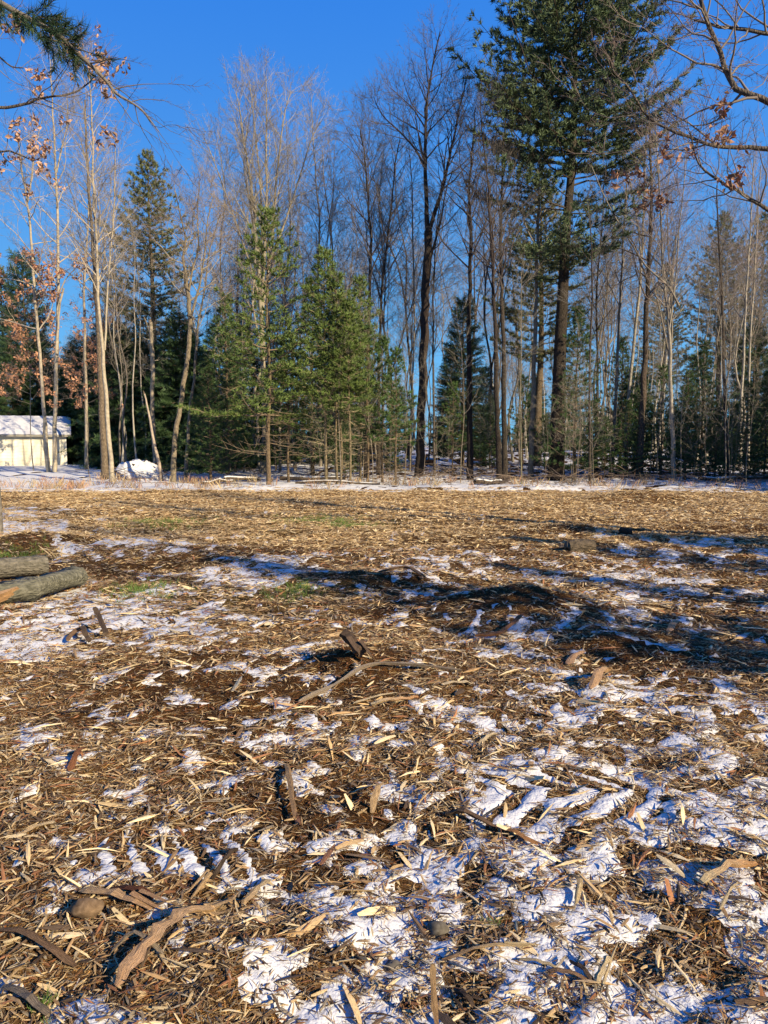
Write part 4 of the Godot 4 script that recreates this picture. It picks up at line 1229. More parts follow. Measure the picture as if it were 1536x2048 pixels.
func build_conifers() -> void:
	conifer("big_white_pine", "giant white pine with a thick dark trunk, the largest tree of the wood", Vector3(7.56, 0.04, -34.00), {"path": [Vector3(7.59, -0.06, -34.00), Vector3(7.60, 3.52, -34.00), Vector3(7.64, 6.10, -34.00), Vector3(7.72, 8.64, -34.00), Vector3(7.80, 10.94, -34.00), Vector3(7.95, 13.00, -34.00), Vector3(8.03, 16.06, -34.00), Vector3(8.01, 18.87, -34.00), Vector3(7.97, 21.83, -34.00), Vector3(7.91, 24.56, -34.00)], "r": 0.36, "from": 0.36,
		"rad": 6.3, "whorl": 0.56, "per": 6, "power": 0.5, "belly": 0.45, "low": 0.05, "high": 0.75, "curve": 0.3, "shoot": 0.2, "step": 0.14, "size": 1.3, "sparse": 0.5, "sparse_to": 0.28, "green": Color(0.1, 0.135, 0.07), "bark": Color(0.065, 0.05, 0.042), "dead": 26, "dead_from": 0.16})
	conifer("young_white_pine", "bright green young pine with layered boughs at the mulch edge, tallest of the front pines", Vector3(-4.39, 0.00, -29.50), {"h": 10.2, "r": 0.1, "from": 0.27, "rad": 2.9, "whorl": 0.5, "power": 0.7, "per": 5, "dead": 24, "sparse": 0.3, "sparse_to": 0.7, "lean": Vector3(0.1, 0, 0)})
	conifer("young_white_pine", "small young pine with bare lower twigs, just right of the tallest front pine", Vector3(-3.82, 0.00, -31.00), {"h": 5.6, "r": 0.06, "from": 0.42, "rad": 1.5, "whorl": 0.42, "dead": 26})
	var slim := conifer("young_white_pine", "slim young pine with a bare yellowish trunk, second right of the tallest front pine", Vector3(-2.24, 0.00, -30.00), {"h": 8.8, "r": 0.065, "from": 0.42, "rad": 1.55, "whorl": 0.46, "power": 0.6, "dead": 30, "bark": Color(0.36, 0.29, 0.18)})
	var slim2 := conifer("young_white_pine", "slim young pine with a yellowish trunk close beside its thinner twin, middle row", Vector3(-1.80, 0.00, -29.80), {"h": 7.8, "r": 0.055, "from": 0.45, "rad": 1.4, "whorl": 0.46, "power": 0.6, "dead": 26, "bark": Color(0.33, 0.26, 0.16)})
	again(slim2, Vector3(-1.69, 0.00, -30.20), 2.0, 0.9, "slim young pine crowding the yellowish twin trunk in the middle row, its right twin", "")
	again(slim, Vector3(-1.29, 0.00, -29.50), 1.1, 0.78, "slim pole-like young pine at the right end of the bright green pine row", "")
	var shrubby := conifer("young_white_pine", "small ragged pine under the dark twin trunks", Vector3(-0.66, 0.00, -31.00), {"h": 6.2, "r": 0.06, "from": 0.3, "rad": 1.5, "whorl": 0.4, "dead": 14, "green": Color(0.07, 0.115, 0.035), "sparse": 0.3, "sparse_to": 1.0})
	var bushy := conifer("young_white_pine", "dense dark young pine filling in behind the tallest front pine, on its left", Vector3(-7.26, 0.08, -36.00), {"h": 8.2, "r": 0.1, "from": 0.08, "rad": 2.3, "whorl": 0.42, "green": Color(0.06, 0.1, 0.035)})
	bushy_src = bushy
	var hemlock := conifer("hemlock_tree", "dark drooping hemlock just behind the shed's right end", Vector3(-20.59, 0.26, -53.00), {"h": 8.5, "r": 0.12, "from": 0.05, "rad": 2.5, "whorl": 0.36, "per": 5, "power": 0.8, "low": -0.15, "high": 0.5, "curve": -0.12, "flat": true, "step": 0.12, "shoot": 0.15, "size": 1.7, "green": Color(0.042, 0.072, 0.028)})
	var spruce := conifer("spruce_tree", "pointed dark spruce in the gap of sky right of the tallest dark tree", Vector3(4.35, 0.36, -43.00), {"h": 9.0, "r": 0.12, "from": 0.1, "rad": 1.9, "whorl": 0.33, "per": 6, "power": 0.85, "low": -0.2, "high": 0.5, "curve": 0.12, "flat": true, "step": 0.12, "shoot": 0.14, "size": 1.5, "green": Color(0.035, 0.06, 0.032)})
	var tall := conifer("tall_white_pine", "tall olive white pine rising behind the oak leaves at the left", Vector3(-13.87, 0.24, -47.00), {"h": 18.4, "r": 0.3, "from": 0.36, "rad": 4.6, "whorl": 0.6, "per": 5, "power": 0.75, "belly": 0.2, "low": 0.1, "high": 0.8, "curve": 0.3, "shoot": 0.22, "step": 0.15, "size": 1.25, "green": Color(0.13, 0.14, 0.06), "dead": 16, "sparse": 0.3, "sparse_to": 0.4})

	again(bushy, Vector3(-3.50, 0.16, -38.00), 4.0, 1.12, "dense tall young pine behind the slim yellowish pines", "")
	again(bushy, Vector3(-7.40, 0.02, -33.00), 1.0, 0.62, "low bushy green pine left of the tallest front pine", "")
	again(shrubby, Vector3(0.47, 0.00, -30.50), 2.0, 0.85, "small ragged pine left of the foot of the tallest dark tree", "")
	again(shrubby, Vector3(-0.06, 0.01, -32.00), 3.0, 0.95, "small ragged pine between the dark twin trunks and the tallest dark tree", "")
	again(shrubby, Vector3(3.27, 0.12, -37.00), 1.0, 0.7, "low thin pine on the snow before the pointed spruce", "")
	again(slim, Vector3(-1.02, 0.03, -33.00), 2.6, 0.95, "slim young pine behind the right end of the bright green row", "")
	again(spruce, Vector3(-26.46, 0.30, -58.00), 1.0, 1.65, "massive dark spruce above the shed roof", "")
	again(spruce, Vector3(4.42, 0.74, -52.00), 3.0, 0.8, "smaller dark spruce behind the pointed one", "")
	again(spruce, Vector3(5.99, 0.49, -46.00), 2.0, 0.62, "short dark spruce right of the pointed one", "")
	again(tall, Vector3(24.74, 0.89, -58.00), 2.0, 0.95, "dark tall pine behind the right-hand wood, left of two", "")
	again(tall, Vector3(26.77, 0.86, -56.00), 4.0, 0.92, "dark tall pine behind the right-hand wood, right of two", "")
	again(tall, Vector3(23.48, 0.90, -66.00), 1.0, 0.85, "distant pine seen between the trunks of the right-hand wood", "")
	again(tall, Vector3(-29.11, 0.30, -60.00), 5.0, 0.8, "tall pine at the left edge behind the shed", "")
	again(tall, Vector3(8.31, 0.32, -42.00), 0.6, 0.85, "middle-sized pine whose tufted boughs show left of the big pine", "")
	var spots := [Vector3(-21.11, 0.26, -53.00), Vector3(-17.82, 0.22, -50.00), Vector3(-16.18, 0.19, -48.00), Vector3(-14.93, 0.21, -47.00), Vector3(-13.87, 0.22, -46.00), Vector3(-12.42, 0.23, -44.50), Vector3(-11.30, 0.23, -43.50), Vector3(-10.13, 0.22, -42.50), Vector3(-22.55, 0.27, -54.00), Vector3(-19.37, 0.25, -52.00), Vector3(-18.65, 0.27, -54.00), Vector3(-14.50, 0.28, -50.00), Vector3(-11.75, 0.31, -47.00), Vector3(-25.68, 0.27, -54.00), Vector3(-24.38, 0.28, -55.00), Vector3(-8.88, 0.23, -42.00), Vector3(-7.88, 0.32, -44.00), Vector3(-6.46, 0.43, -46.00), Vector3(20.04, 0.67, -50.00), Vector3(-3.06, 0.41, -44.00), Vector3(-2.10, 0.58, -48.00), Vector3(21.70, 0.49, -46.00)]
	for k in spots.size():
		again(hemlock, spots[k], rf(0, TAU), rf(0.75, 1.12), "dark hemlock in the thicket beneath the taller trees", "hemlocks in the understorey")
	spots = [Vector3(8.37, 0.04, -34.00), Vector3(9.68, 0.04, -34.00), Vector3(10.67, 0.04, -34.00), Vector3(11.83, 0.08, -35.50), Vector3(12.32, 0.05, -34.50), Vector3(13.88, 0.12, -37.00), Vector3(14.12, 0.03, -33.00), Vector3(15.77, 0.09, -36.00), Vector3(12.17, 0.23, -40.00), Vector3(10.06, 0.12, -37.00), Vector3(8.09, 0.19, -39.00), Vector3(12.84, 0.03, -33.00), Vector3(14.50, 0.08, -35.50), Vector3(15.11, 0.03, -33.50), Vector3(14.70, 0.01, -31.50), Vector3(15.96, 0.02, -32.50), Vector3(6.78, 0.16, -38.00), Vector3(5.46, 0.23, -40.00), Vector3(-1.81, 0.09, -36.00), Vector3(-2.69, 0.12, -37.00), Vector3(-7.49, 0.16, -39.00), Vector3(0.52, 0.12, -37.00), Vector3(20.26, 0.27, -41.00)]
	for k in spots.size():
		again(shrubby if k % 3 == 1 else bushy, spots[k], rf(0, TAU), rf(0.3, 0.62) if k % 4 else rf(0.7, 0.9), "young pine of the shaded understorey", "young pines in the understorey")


func build_woods() -> void:
	# individual trunks further back, then the distant wood as one mass
	var kinds := [
		bare_kind("bare_tree", 17.0, 0.15, 0.45, 24, 2.8, 0.6, {"bark": Color(0.34, 0.3, 0.24), "twig": Color(0.22, 0.19, 0.16)}),
		bare_kind("bare_tree", 15.0, 0.12, 0.4, 22, 2.5, 0.65, {"bark": Color(0.26, 0.22, 0.17), "twig": Color(0.2, 0.16, 0.13)}, 1),
		bare_kind("bare_tree", 18.0, 0.19, 0.48, 22, 3.2, 0.65, {"bark": Color(0.16, 0.13, 0.105), "twig": Color(0.15, 0.13, 0.11), "smooth": false}, 2),
		bare_kind("bare_tree", 12.0, 0.08, 0.4, 16, 1.7, 0.7, {"bark": Color(0.4, 0.36, 0.29), "twig": Color(0.25, 0.22, 0.18)}),
		bare_kind("bare_tree", 13.5, 0.1, 0.5, 16, 2.0, 0.7, {"bark": Color(0.2, 0.165, 0.13), "twig": Color(0.2, 0.16, 0.13)}),
	]
	var sap := [
		bare_kind("sapling", 4.5, 0.022, 0.2, 12, 0.9, 0.7, {"bark": Color(0.2, 0.16, 0.12), "spray": 0.5, "dense": 1.0}),
		bare_kind("sapling", 6.5, 0.032, 0.3, 14, 1.1, 0.65, {"bark": Color(0.26, 0.22, 0.16), "spray": 0.55, "dense": 1.0}),
		bare_kind("sapling", 3.0, 0.016, 0.15, 10, 0.8, 0.8, {"bark": Color(0.22, 0.16, 0.12), "spray": 0.45, "dense": 1.0}),
	]
	kinds.append(bare_kind("bare_tree", 13.0, 0.085, 0.6, 9, 1.5, 0.7, {"bark": Color(0.52, 0.47, 0.39), "twig": Color(0.25, 0.22, 0.18), "dense": 1.0}))
	for k in kinds.size():
		kinds[k].position = [Vector3(11.79, 0.74, -52.00), Vector3(-5.41, 0.61, -50.00), Vector3(-9.65, 0.51, -52.00), Vector3(18.34, 0.41, -44.00), Vector3(17.86, 0.32, -42.00), Vector3(16.49, 0.27, -41.00)][k]
		kinds[k].scale = Vector3.ONE * [1.0, 1.0, 1.0, 1.05, 1.0, 1.0][k]
	var about := ["pale bare trunk deep behind the big pine, seen in its gap of sky", "slender forked bare tree deep behind the young pine row", "tall dark forking bare tree deep behind the fan-shaped tree", "thin pale pole tree before the distant pines on the right", "thin dark pole tree before the distant pines on the right", "bright pale pole tree with few twigs, before the distant pines on the right"]
	for k in kinds.size():
		tag(kinds[k], about[k], "tree")
	for k in 3:
		sap[k].position = [Vector3(1.46, 0.00, -29.50), Vector3(-0.44, 0.00, -30.00), Vector3(7.58, 0.00, -30.00)][k]
		tag(sap[k], ["thin bare sapling at the mulch edge before the tallest dark tree", "thin bare sapling at the right end of the young pine row", "small bare sapling at the foot of the big pine"][k], "sapling")
	var put := 0
	while put < 135:
		var z := -rf(37.0, 62.0)
		var x := rf(-0.56, 0.56) * -z
		var mid := x / -z
		if mid > 0.035 and mid < 0.11 and rg.randf() < 0.6:
			continue
		if mid < -0.36 and z > -57.0:
			continue
		var kind := rg.randi() % 6
		if mid > 0.15 and rg.randf() < 0.4:
			kind = 5
		if mid < -0.05 and kind == 2:
			kind = 0
		var where := "left" if mid < -0.12 else "right" if mid > 0.17 else "middle"
		again(kinds[kind], Vector3(x, land(x, z), z), rf(0, TAU), rf(0.75, 1.08), {"left": "bare trunk among many standing back in the woods behind the snags and shed", "right": "bare trunk among many standing back in the woods right of the big pine", "middle": "bare trunk among many standing back in the woods left of the big pine"}[where], "bare trees back in the woods, " + where)
		put += 1
	for k in 60:
		var z := -rf(28.6, 38.0)
		var x := rf(-0.12, 0.54) * -z
		again(sap[rg.randi() % 3], Vector3(x, land(x, z), z), rf(0, TAU), rf(0.7, 1.3), "thin bare sapling among others in the brush along the wood's edge", "saplings along the edge of the wood")
	# trees just outside the frame that shade the clearing, as its shadows show
	var pine_src: Node3D = get_node("young_white_pine")
	var hem_src: Node3D = get_node("hemlock_tree")
	var right := [[7.7, -1.0, 7, 0.8], [9.2, -2.6, 7, 0.62], [11.0, -4.4, 7, 0.72], [12.6, -5.6, 6, 0.72], [12.6, 3.5, 2, 0.9], [13.5, -6.5, 0, 1.0], [17.5, -24.5, 5, 0.8], [19.0, -28.5, 6, 0.9], [16.4, -28.8, 6, 0.7], [21.0, -26.0, 5, 0.9],
		[24.0, -28.0, 6, 1.0], [20.0, -32.0, 5, 1.0], [22.0, -20.5, 6, 0.7], [18.2, -22.0, 6, 0.5], [26.0, -24.0, 2, 0.9], [24.0, -31.0, 2, 1.0]]
	for q in right:
		var at := Vector3(q[0], land(q[0], q[1]), q[1])
		if q[2] < 5:
			again(kinds[q[2]], at, rf(0, TAU), q[3], "bare tree at the right-hand side of the clearing, outside the view", "trees along the right side of the clearing")
		else:
			again(pine_src if q[2] == 5 else hem_src if q[2] == 6 else bushy_src, at, rf(0, TAU), q[3], "evergreen at the right-hand side of the clearing, outside the view", "evergreens along the right side of the clearing")
	var far := Node3D.new()
	far.name = "distant_woods"
	far.set_meta("kind", "stuff")
	add_child(far)
	var masses := [[kinds[1], 150, 0.9, "bare_trees"], [kinds[3], 220, 0.85, "slim_trees"], [hem_src, 90, 0.8, "evergreens"]]
	for q in masses:
		var places: Array[Transform3D] = []
		while places.size() < q[1]:
			var z := -rf(62.0, 170.0)
			var x := rf(-0.6, 0.6) * -z
			var mid := x / -z
			if mid > 0.02 and mid < 0.12 and rg.randf() < 0.55:
				continue
			var s: float = rf(0.75, 1.1) * q[2]
			if mid > 0.03 and mid < 0.1:
				s *= 0.62
			places.append(Transform3D(Basis(Vector3.UP, rf(0, TAU)).scaled(Vector3.ONE * s), Vector3(x, land(x, z), z)))
		for child in q[0].get_children():
			var mm := MultiMesh.new()
			mm.transform_format = MultiMesh.TRANSFORM_3D
			mm.mesh = child.mesh
			mm.instance_count = places.size()
			for k in places.size():
				mm.set_instance_transform(k, places[k])
			var o := MultiMeshInstance3D.new()
			o.name = q[3] + "_" + child.name
			o.multimesh = mm
			o.set_meta("kind", "stuff")
			far.add_child(o, true)


func build_near_limbs() -> void:
	var oak := {"bark": Color(0.2, 0.17, 0.14), "bark2": Color(0.16, 0.13, 0.11), "twig": Color(0.17, 0.13, 0.11), "wob": 0.3, "up": 0.05, "smooth": false, "spray": 0.6, "fine": 2.4, "leaf": 0.22, "leaf_size": 1.0, "leaf_color": Color(0.3, 0.17, 0.11), "depth": 0.35}
	bare("oak_tree", "oak with brown leaves reaching in from beyond the right edge", [
		[[Vector3(9.2, -0.1, -10.6), Vector3(9.15, 1.5, -10.6), Vector3(9.0, 3.2, -10.6), Vector3(8.9, 5.0, -10.5), Vector3(8.7, 7.0, -10.5), Vector3(8.6, 9.5, -10.4)], 0.3, 0.08, 0.75, 8, 2.5, 0.8],
		[[Vector3(9.0, 3.3, -10.6), Vector3(5.59, 5.25, -10.50), Vector3(5.02, 5.53, -10.50), Vector3(4.66, 5.55, -10.50), Vector3(4.26, 5.56, -10.50), Vector3(3.87, 5.68, -10.50), Vector3(3.53, 5.93, -10.50), Vector3(3.25, 6.19, -10.50), Vector3(3.03, 6.50, -10.50)], 0.07, 0.012, 0.42, 12, 1.4, 0.7],
		[[Vector3(8.9, 4.0, -10.6), Vector3(5.54, 5.33, -10.20), Vector3(4.86, 5.80, -10.20), Vector3(4.43, 6.06, -10.20), Vector3(4.23, 6.48, -10.20), Vector3(3.96, 6.90, -10.20), Vector3(3.85, 7.32, -10.20), Vector3(3.81, 7.79, -10.20)], 0.09, 0.02, 0.3, 16, 1.5, 0.8],
		[[Vector3(9.1, 2.6, -10.6), Vector3(5.65, 4.24, -10.30), Vector3(4.96, 4.59, -10.30), Vector3(4.56, 4.77, -10.30), Vector3(4.27, 4.93, -10.30), Vector3(4.06, 5.21, -10.30), Vector3(3.89, 5.55, -10.30)], 0.06, 0.012, 0.35, 15, 1.2, 0.8],
		[[Vector3(8.8, 5.4, -10.5), Vector3(5.65, 6.76, -10.40), Vector3(5.07, 6.88, -10.40), Vector3(4.68, 6.96, -10.40), Vector3(4.36, 7.02, -10.40), Vector3(4.10, 7.19, -10.40)], 0.07, 0.02, 0.3, 12, 1.4, 0.8]],
		oak.merged({"leaf": 0.2, "leaf_size": 0.62, "fine": 1.8, "dense": 1.1, "bunches": 3, "leaf_to": 5.6}, true))
	bare("oak_tree", "oak with brown leaves reaching in from beyond the left edge", [
		[[Vector3(-9.6, -0.1, -13.0), Vector3(-9.5, 2.0, -13.0), Vector3(-9.4, 4.5, -13.0), Vector3(-9.3, 7.0, -13.0), Vector3(-9.2, 9.5, -13.0)], 0.22, 0.06, 0.75, 6, 2.0, 0.8],
		[[Vector3(-9.4, 4.6, -13.0), Vector3(-7.16, 7.01, -13.00), Vector3(-6.20, 6.93, -13.00), Vector3(-5.75, 6.97, -13.00), Vector3(-5.35, 7.05, -13.00), Vector3(-5.02, 7.17, -13.00), Vector3(-4.81, 7.35, -13.00), Vector3(-4.58, 7.44, -13.00)], 0.06, 0.01, 0.42, 13, 1.15, 0.8],
		[[Vector3(-9.3, 5.6, -13.0), Vector3(-6.90, 7.51, -13.00), Vector3(-6.24, 7.75, -13.00), Vector3(-5.93, 7.59, -13.00), Vector3(-5.69, 7.51, -13.00)], 0.045, 0.01, 0.4, 7, 1.0, 0.9],
		[[Vector3(-9.4, 3.6, -13.0), Vector3(-7.05, 6.12, -13.00), Vector3(-6.22, 6.35, -13.00), Vector3(-5.98, 6.31, -13.00), Vector3(-5.74, 6.21, -13.00)], 0.045, 0.01, 0.4, 7, 0.9, 0.9]],
		oak.merged({"leaf": 0.3, "leaf_size": 0.7, "spray": 0.45, "fine": 1.8, "dense": 1.1, "bunches": 2, "leaf_color": Color(0.42, 0.26, 0.18)}, true))
	# the pine bough that hangs in at the upper left belongs to a pine just outside the frame
	var trunk_at := Vector3(-6.4, -0.1, -7.4)
	var root := thing("white_pine", "pine whose crooked bough hangs into the upper left corner", "tree", trunk_at)
	root.set_meta("called", "white_pine")
	var tr := Shape.new()
	tr.tube(PackedVector3Array([Vector3.ZERO, Vector3(0.05, 3, 0), Vector3(0.0, 6, 0.05), Vector3(0.1, 9, 0), Vector3(0.1, 13, 0)]), PackedFloat32Array([0.24, 0.2, 0.17, 0.13, 0.05]), 9, Color(0.12, 0.09, 0.07), Color(0.14, 0.1, 0.08))
	part(root, "trunk", mesh_of(tr, M.rough_bark))
	var bough := Shape.new()
	var bits := Loose.new()
	var none := Loose.new()
	var nd := Loose.new()
	var path := spline([Vector3(0.0, 5.9, 0.05), Vector3(-3.86, 5.80, -7.20) - trunk_at, Vector3(-3.30, 5.38, -7.00) - trunk_at, Vector3(-3.04, 5.24, -7.00) - trunk_at, Vector3(-2.80, 5.11, -7.00) - trunk_at, Vector3(-2.67, 4.98, -7.00) - trunk_at, Vector3(-2.55, 4.88, -7.00) - trunk_at, Vector3(-2.41, 4.74, -7.00) - trunk_at, Vector3(-2.32, 4.63, -7.00) - trunk_at, Vector3(-2.20, 4.56, -7.00) - trunk_at, Vector3(-2.10, 4.49, -7.00) - trunk_at, Vector3(-2.02, 4.39, -7.00) - trunk_at, Vector3(-1.96, 4.31, -7.00) - trunk_at], 3)
	var rad := PackedFloat32Array()
	for k in path.size():
		rad.push_back(lerpf(0.036, 0.004, pow(float(k) / (path.size() - 1), 0.7)))
	var dark := Color(0.13, 0.11, 0.09)
	bough.tube(path, rad, 6, dark, dark * 1.2)
	var o := {"bark2": dark, "twig": Color(0.12, 0.1, 0.09), "wob": 0.35, "up": 0.03, "dense": 1.2, "fine": 1.6, "spray": 0.34, "leaf": 0.0}
	for k in 13:
		var a := 18 + int(k * 1.35)
		limb(bough, bits, none, path[a], off((path[a + 1] - path[a]).normalized(), rf(0.5, 0.9), rf(0, TAU)), rf(0.25, 0.6), rad[a] * 0.5, 1, o)
	for k in 60:
		var a := int(rf(3, 15))
		var d := off((path[a + 1] - path[a]).normalized(), rf(0.5, 1.1), rf(0, TAU))
		var l := rf(0.08, 0.34)
		bough.tube(PackedVector3Array([path[a], path[a] + d * l]), PackedFloat32Array([0.006, 0.003]), 3, dark, dark)
		for q in 2:
			nd.put(tufts[rg.randi() % 5], along((d + Vector3(0, 0.1, 0) + rv() * 0.3).normalized(), rf(0, TAU)), path[a] + d * l * (1.0 - 0.35 * q), rf(0.6, 0.85), Color(0.035, 0.06, 0.03) * rf(0.8, 1.2))
	var m := mesh_of(bough, M.twig)
	bits.into(m, M.twig)
	part(root, "bough", m)
	part(root, "needles", mesh_of(nd, M.needle), true)


func build_edge() -> void:
	# a snow-covered brush pile, fallen logs with snow on top, brown weeds and a few leaning poles
	var at := Vector3(-10.80, 0.03, -34.00)
	var pile := thing("brush_pile", "hump of brush and stones under snow beside the leaning snag", "brush pile", at)
	var s := Shape.new()
	var f := FastNoiseLite.new()
	f.seed = 21
	f.frequency = 0.9
	var nn := 36
	for b in nn + 1:
		for a in nn + 1:
			var x := (float(a) / nn * 2.0 - 1.0) * 1.5
			var z := (float(b) / nn * 2.0 - 1.0) * 1.4
			var e := sqrt(x * x / 2.0 + z * z / 1.9)
			s.v.push_back(Vector3(x, 0.95 * maxf(0.0, 1.0 - pow(e, 2.2)) + 0.3 * f.get_noise_2d(x * 1.5, z * 1.5) * clampf(1.3 - e, 0, 1) - 0.08, z))
			s.c.push_back(Color.WHITE)
			s.n.push_back(Vector3.UP)
	for b in nn:
		for a in nn:
			var k := b * (nn + 1) + a
			s.i.append_array([k, k + 1, k + nn + 2, k, k + nn + 2, k + nn + 1])
	for b in range(1, nn):
		for a in range(1, nn):
			var k := b * (nn + 1) + a
			s.n[k] = (s.v[k + nn + 1] - s.v[k - nn - 1]).cross(s.v[k + 1] - s.v[k - 1]).normalized()
	part(pile, "snow_cover", mesh_of(s, M.snow))
	for k in 26:
		var p: Vector3 = s.v[rg.randi() % s.v.size()]
		if p.y < 0.1:
			continue
		var st := Loose.new()
		var d := Vector3(rf(-1, 1), rf(0.0, 0.5), rf(-1, 1)).normalized()
		sliver(st, PackedVector3Array([p - d * 0.2, p, p + d * rf(0.2, 0.6)]), PackedFloat32Array([0.03, 0.03, 0.012]), PackedFloat32Array([0.03, 0.03, 0.012]), Vector3.UP, Color(0.1, 0.075, 0.055), Color(0.14, 0.1, 0.07))
		part(pile, "stick", mesh_of(st, M.torn))
	var logs := [["snow-topped fallen log on the ground left of the tallest front pine", Vector3(-6.86, 0.01, -31.50), Vector3(-5.19, 0.02, -32.50), 0.09], ["snow-topped fallen log lying behind the slim young pines", Vector3(-4.42, 0.02, -33.00), Vector3(-1.61, 0.01, -32.00), 0.1], ["thin fallen pole on the snow before the young pine row", Vector3(-3.38, 0.00, -29.50), Vector3(-0.15, 0.00, -29.20), 0.05], ["thin fallen pole on the snow under the crooked tan tree", Vector3(-7.11, 0.00, -30.00), Vector3(-5.95, 0.00, -31.00), 0.06],
		["dark fallen log in the brush right of the blackest trunk", Vector3(3.58, 0.00, -30.50), Vector3(4.91, 0.01, -31.50), 0.1], ["fallen log half under snow in the right-hand wood", Vector3(9.79, 0.04, -34.00), Vector3(12.34, 0.09, -36.00), 0.1], ["pale slanting fallen pole in the right-hand wood", Vector3(13.37, 0.19, -39.00), Vector3(13.38, 0.09, -36.00), 0.07], ["dark fallen log near the right edge of the wood", Vector3(12.62, 0.00, -31.00), Vector3(15.72, 0.01, -31.60), 0.08]]
	for q in logs:
		var a: Vector3 = q[1]
		var b: Vector3 = q[2]
		var o := thing("fallen_log", q[0], "log", a)
		var ctrl := []
		for k in 5:
			var p: Vector3 = a.lerp(b, k / 4.0)
			p.y = soil(p.x, p.z) + q[3] * 0.9 + rf(0.0, 0.12)
			ctrl.append(p - a)
		var pts := spline(ctrl, 2)
		var rad := PackedFloat32Array()
		var top := PackedVector3Array()
		var trad := PackedFloat32Array()
		for k in pts.size():
			rad.push_back(q[3] * (1.0 - 0.4 * k / pts.size()))
			top.push_back(pts[k] + Vector3(0, rad[k] * 0.62, 0))
			trad.push_back(rad[k] * (0.72 if k > 0 and k < pts.size() - 1 else 0.2))
		var t := Shape.new()
		t.tube(pts, rad, 8, Color(0.16, 0.12, 0.09), Color(0.2, 0.16, 0.12))
		part(o, "stem", mesh_of(t, M.rough_bark))
		var sn := Shape.new()
		sn.tube(top, trad, 7, Color.WHITE, Color.WHITE)
		part(o, "snow_cap", mesh_of(sn, M.snow))
	var weeds := Loose.new()
	for k in 9:
		var d := off(Vector3.UP, rf(0.1, 0.8), rf(0, TAU))
		var side := d.cross(rv()).normalized() * 0.008
		var p := Vector3(rf(-0.12, 0.12), -0.02, rf(-0.12, 0.12))
		var q := p + d * rf(0.15, 0.3)
		var tip := q + (d + rv() * 0.5).normalized() * rf(0.08, 0.2)
		weeds.tri(p - side, p + side, q + side)
		weeds.tri(p - side, q + side, q - side)
		weeds.tri(q - side, q + side, tip)
	weeds.c.resize(weeds.v.size())
	weeds.c.fill(Color.WHITE)
	var at_: Array[Transform3D] = []
	var tint: Array[Color] = []
	for k in 1500:
		var z := -rf(26.9, 33.0)
		var x := rf(-0.56, 0.56) * -z
		var edge := n_big.get_noise_2d(x * 1.6, z * 1.6)
		if (x > -6.0 and rg.randf() < 0.55) or edge < 0.08:
			continue
		at_.append(Transform3D(Basis(Vector3.UP, rf(0, TAU)).scaled(Vector3.ONE * rf(0.5, 1.2)), Vector3(x, soil(x, z), z)))
		tint.append([Color(0.36, 0.2, 0.12), Color(0.3, 0.2, 0.12), Color(0.4, 0.3, 0.16)][rg.randi() % 3] * rf(0.7, 1.2))
	scatter(self, "dry_weeds", mesh_of(weeds, M.grass), at_, tint)
	at_ = []
	tint = []
	for g in [[Vector3(-1.358, 0.000, -16.340), 0.9], [Vector3(-0.677, 0.000, -15.318), 0.5], [Vector3(-4.415, 0.000, -15.513), 0.8], [Vector3(-0.965, 0.000, -8.276), 0.35], [Vector3(-5.343, 0.000, -11.027), 0.5], [Vector3(-2.635, 0.000, -8.421), 0.4], [Vector3(0.362, 0.000, -2.487), 0.025], [Vector3(-0.978, 0.000, -2.084), 0.05]]:
		for k in int(260 * g[1]):
			var x: float = g[0].x + rg.randfn(0, 0.5) * g[1]
			var z: float = g[0].z + rg.randfn(0, 0.7) * g[1]
			at_.append(Transform3D(Basis(Vector3.UP, rf(0, TAU)).scaled(Vector3.ONE * rf(0.1, 0.26) * clampf(-z * 0.25, 0.35, 1.0)), Vector3(x, soil(x, z), z)))
			tint.append(Color(0.09, 0.14, 0.03) * rf(0.7, 1.3))
	scatter(self, "green_grass", mesh_of(weeds, M.grass), at_, tint)
	# dead brush: criss-cross sticks on the floor of the right-hand wood
	at_ = []
	tint = []
	var stick := chip_mesh(0.006, 0.006, 0.18, 6, 0.3)
	for k in 900:
		var z := -rf(28.2, 40.0)
		var x := (rf(0.0, 0.54) if k % 3 else rf(-0.36, 0.2)) * -z
		var b := Basis(Vector3.UP, rf(0, TAU)) * Basis(Vector3(0, 0, 1), rf(-0.5, 0.5))
		at_.append(Transform3D(b.scaled(Vector3.ONE * rf(0.6, 2.2)), Vector3(x, soil(x, z) + rf(0.0, 0.4), z)))
		tint.append(Color(0.17, 0.13, 0.1) * rf(0.5, 1.8))
	scatter(self, "dead_brush", stick, at_, tint)


func scatter(parent: Node, called: String, mesh: Mesh, places: Array[Transform3D], tints: Array[Color]) -> void:
	var mm := MultiMesh.new()
	mm.transform_format = MultiMesh.TRANSFORM_3D
	mm.use_colors = true
	mm.mesh = mesh
	mm.instance_count = places.size()
	for k in places.size():
		mm.set_instance_transform(k, places[k])
		mm.set_instance_color(k, tints[k])
	var o := MultiMeshInstance3D.new()
	o.name = called
	o.multimesh = mm
	o.set_meta("kind", "stuff")
	parent.add_child(o, true)


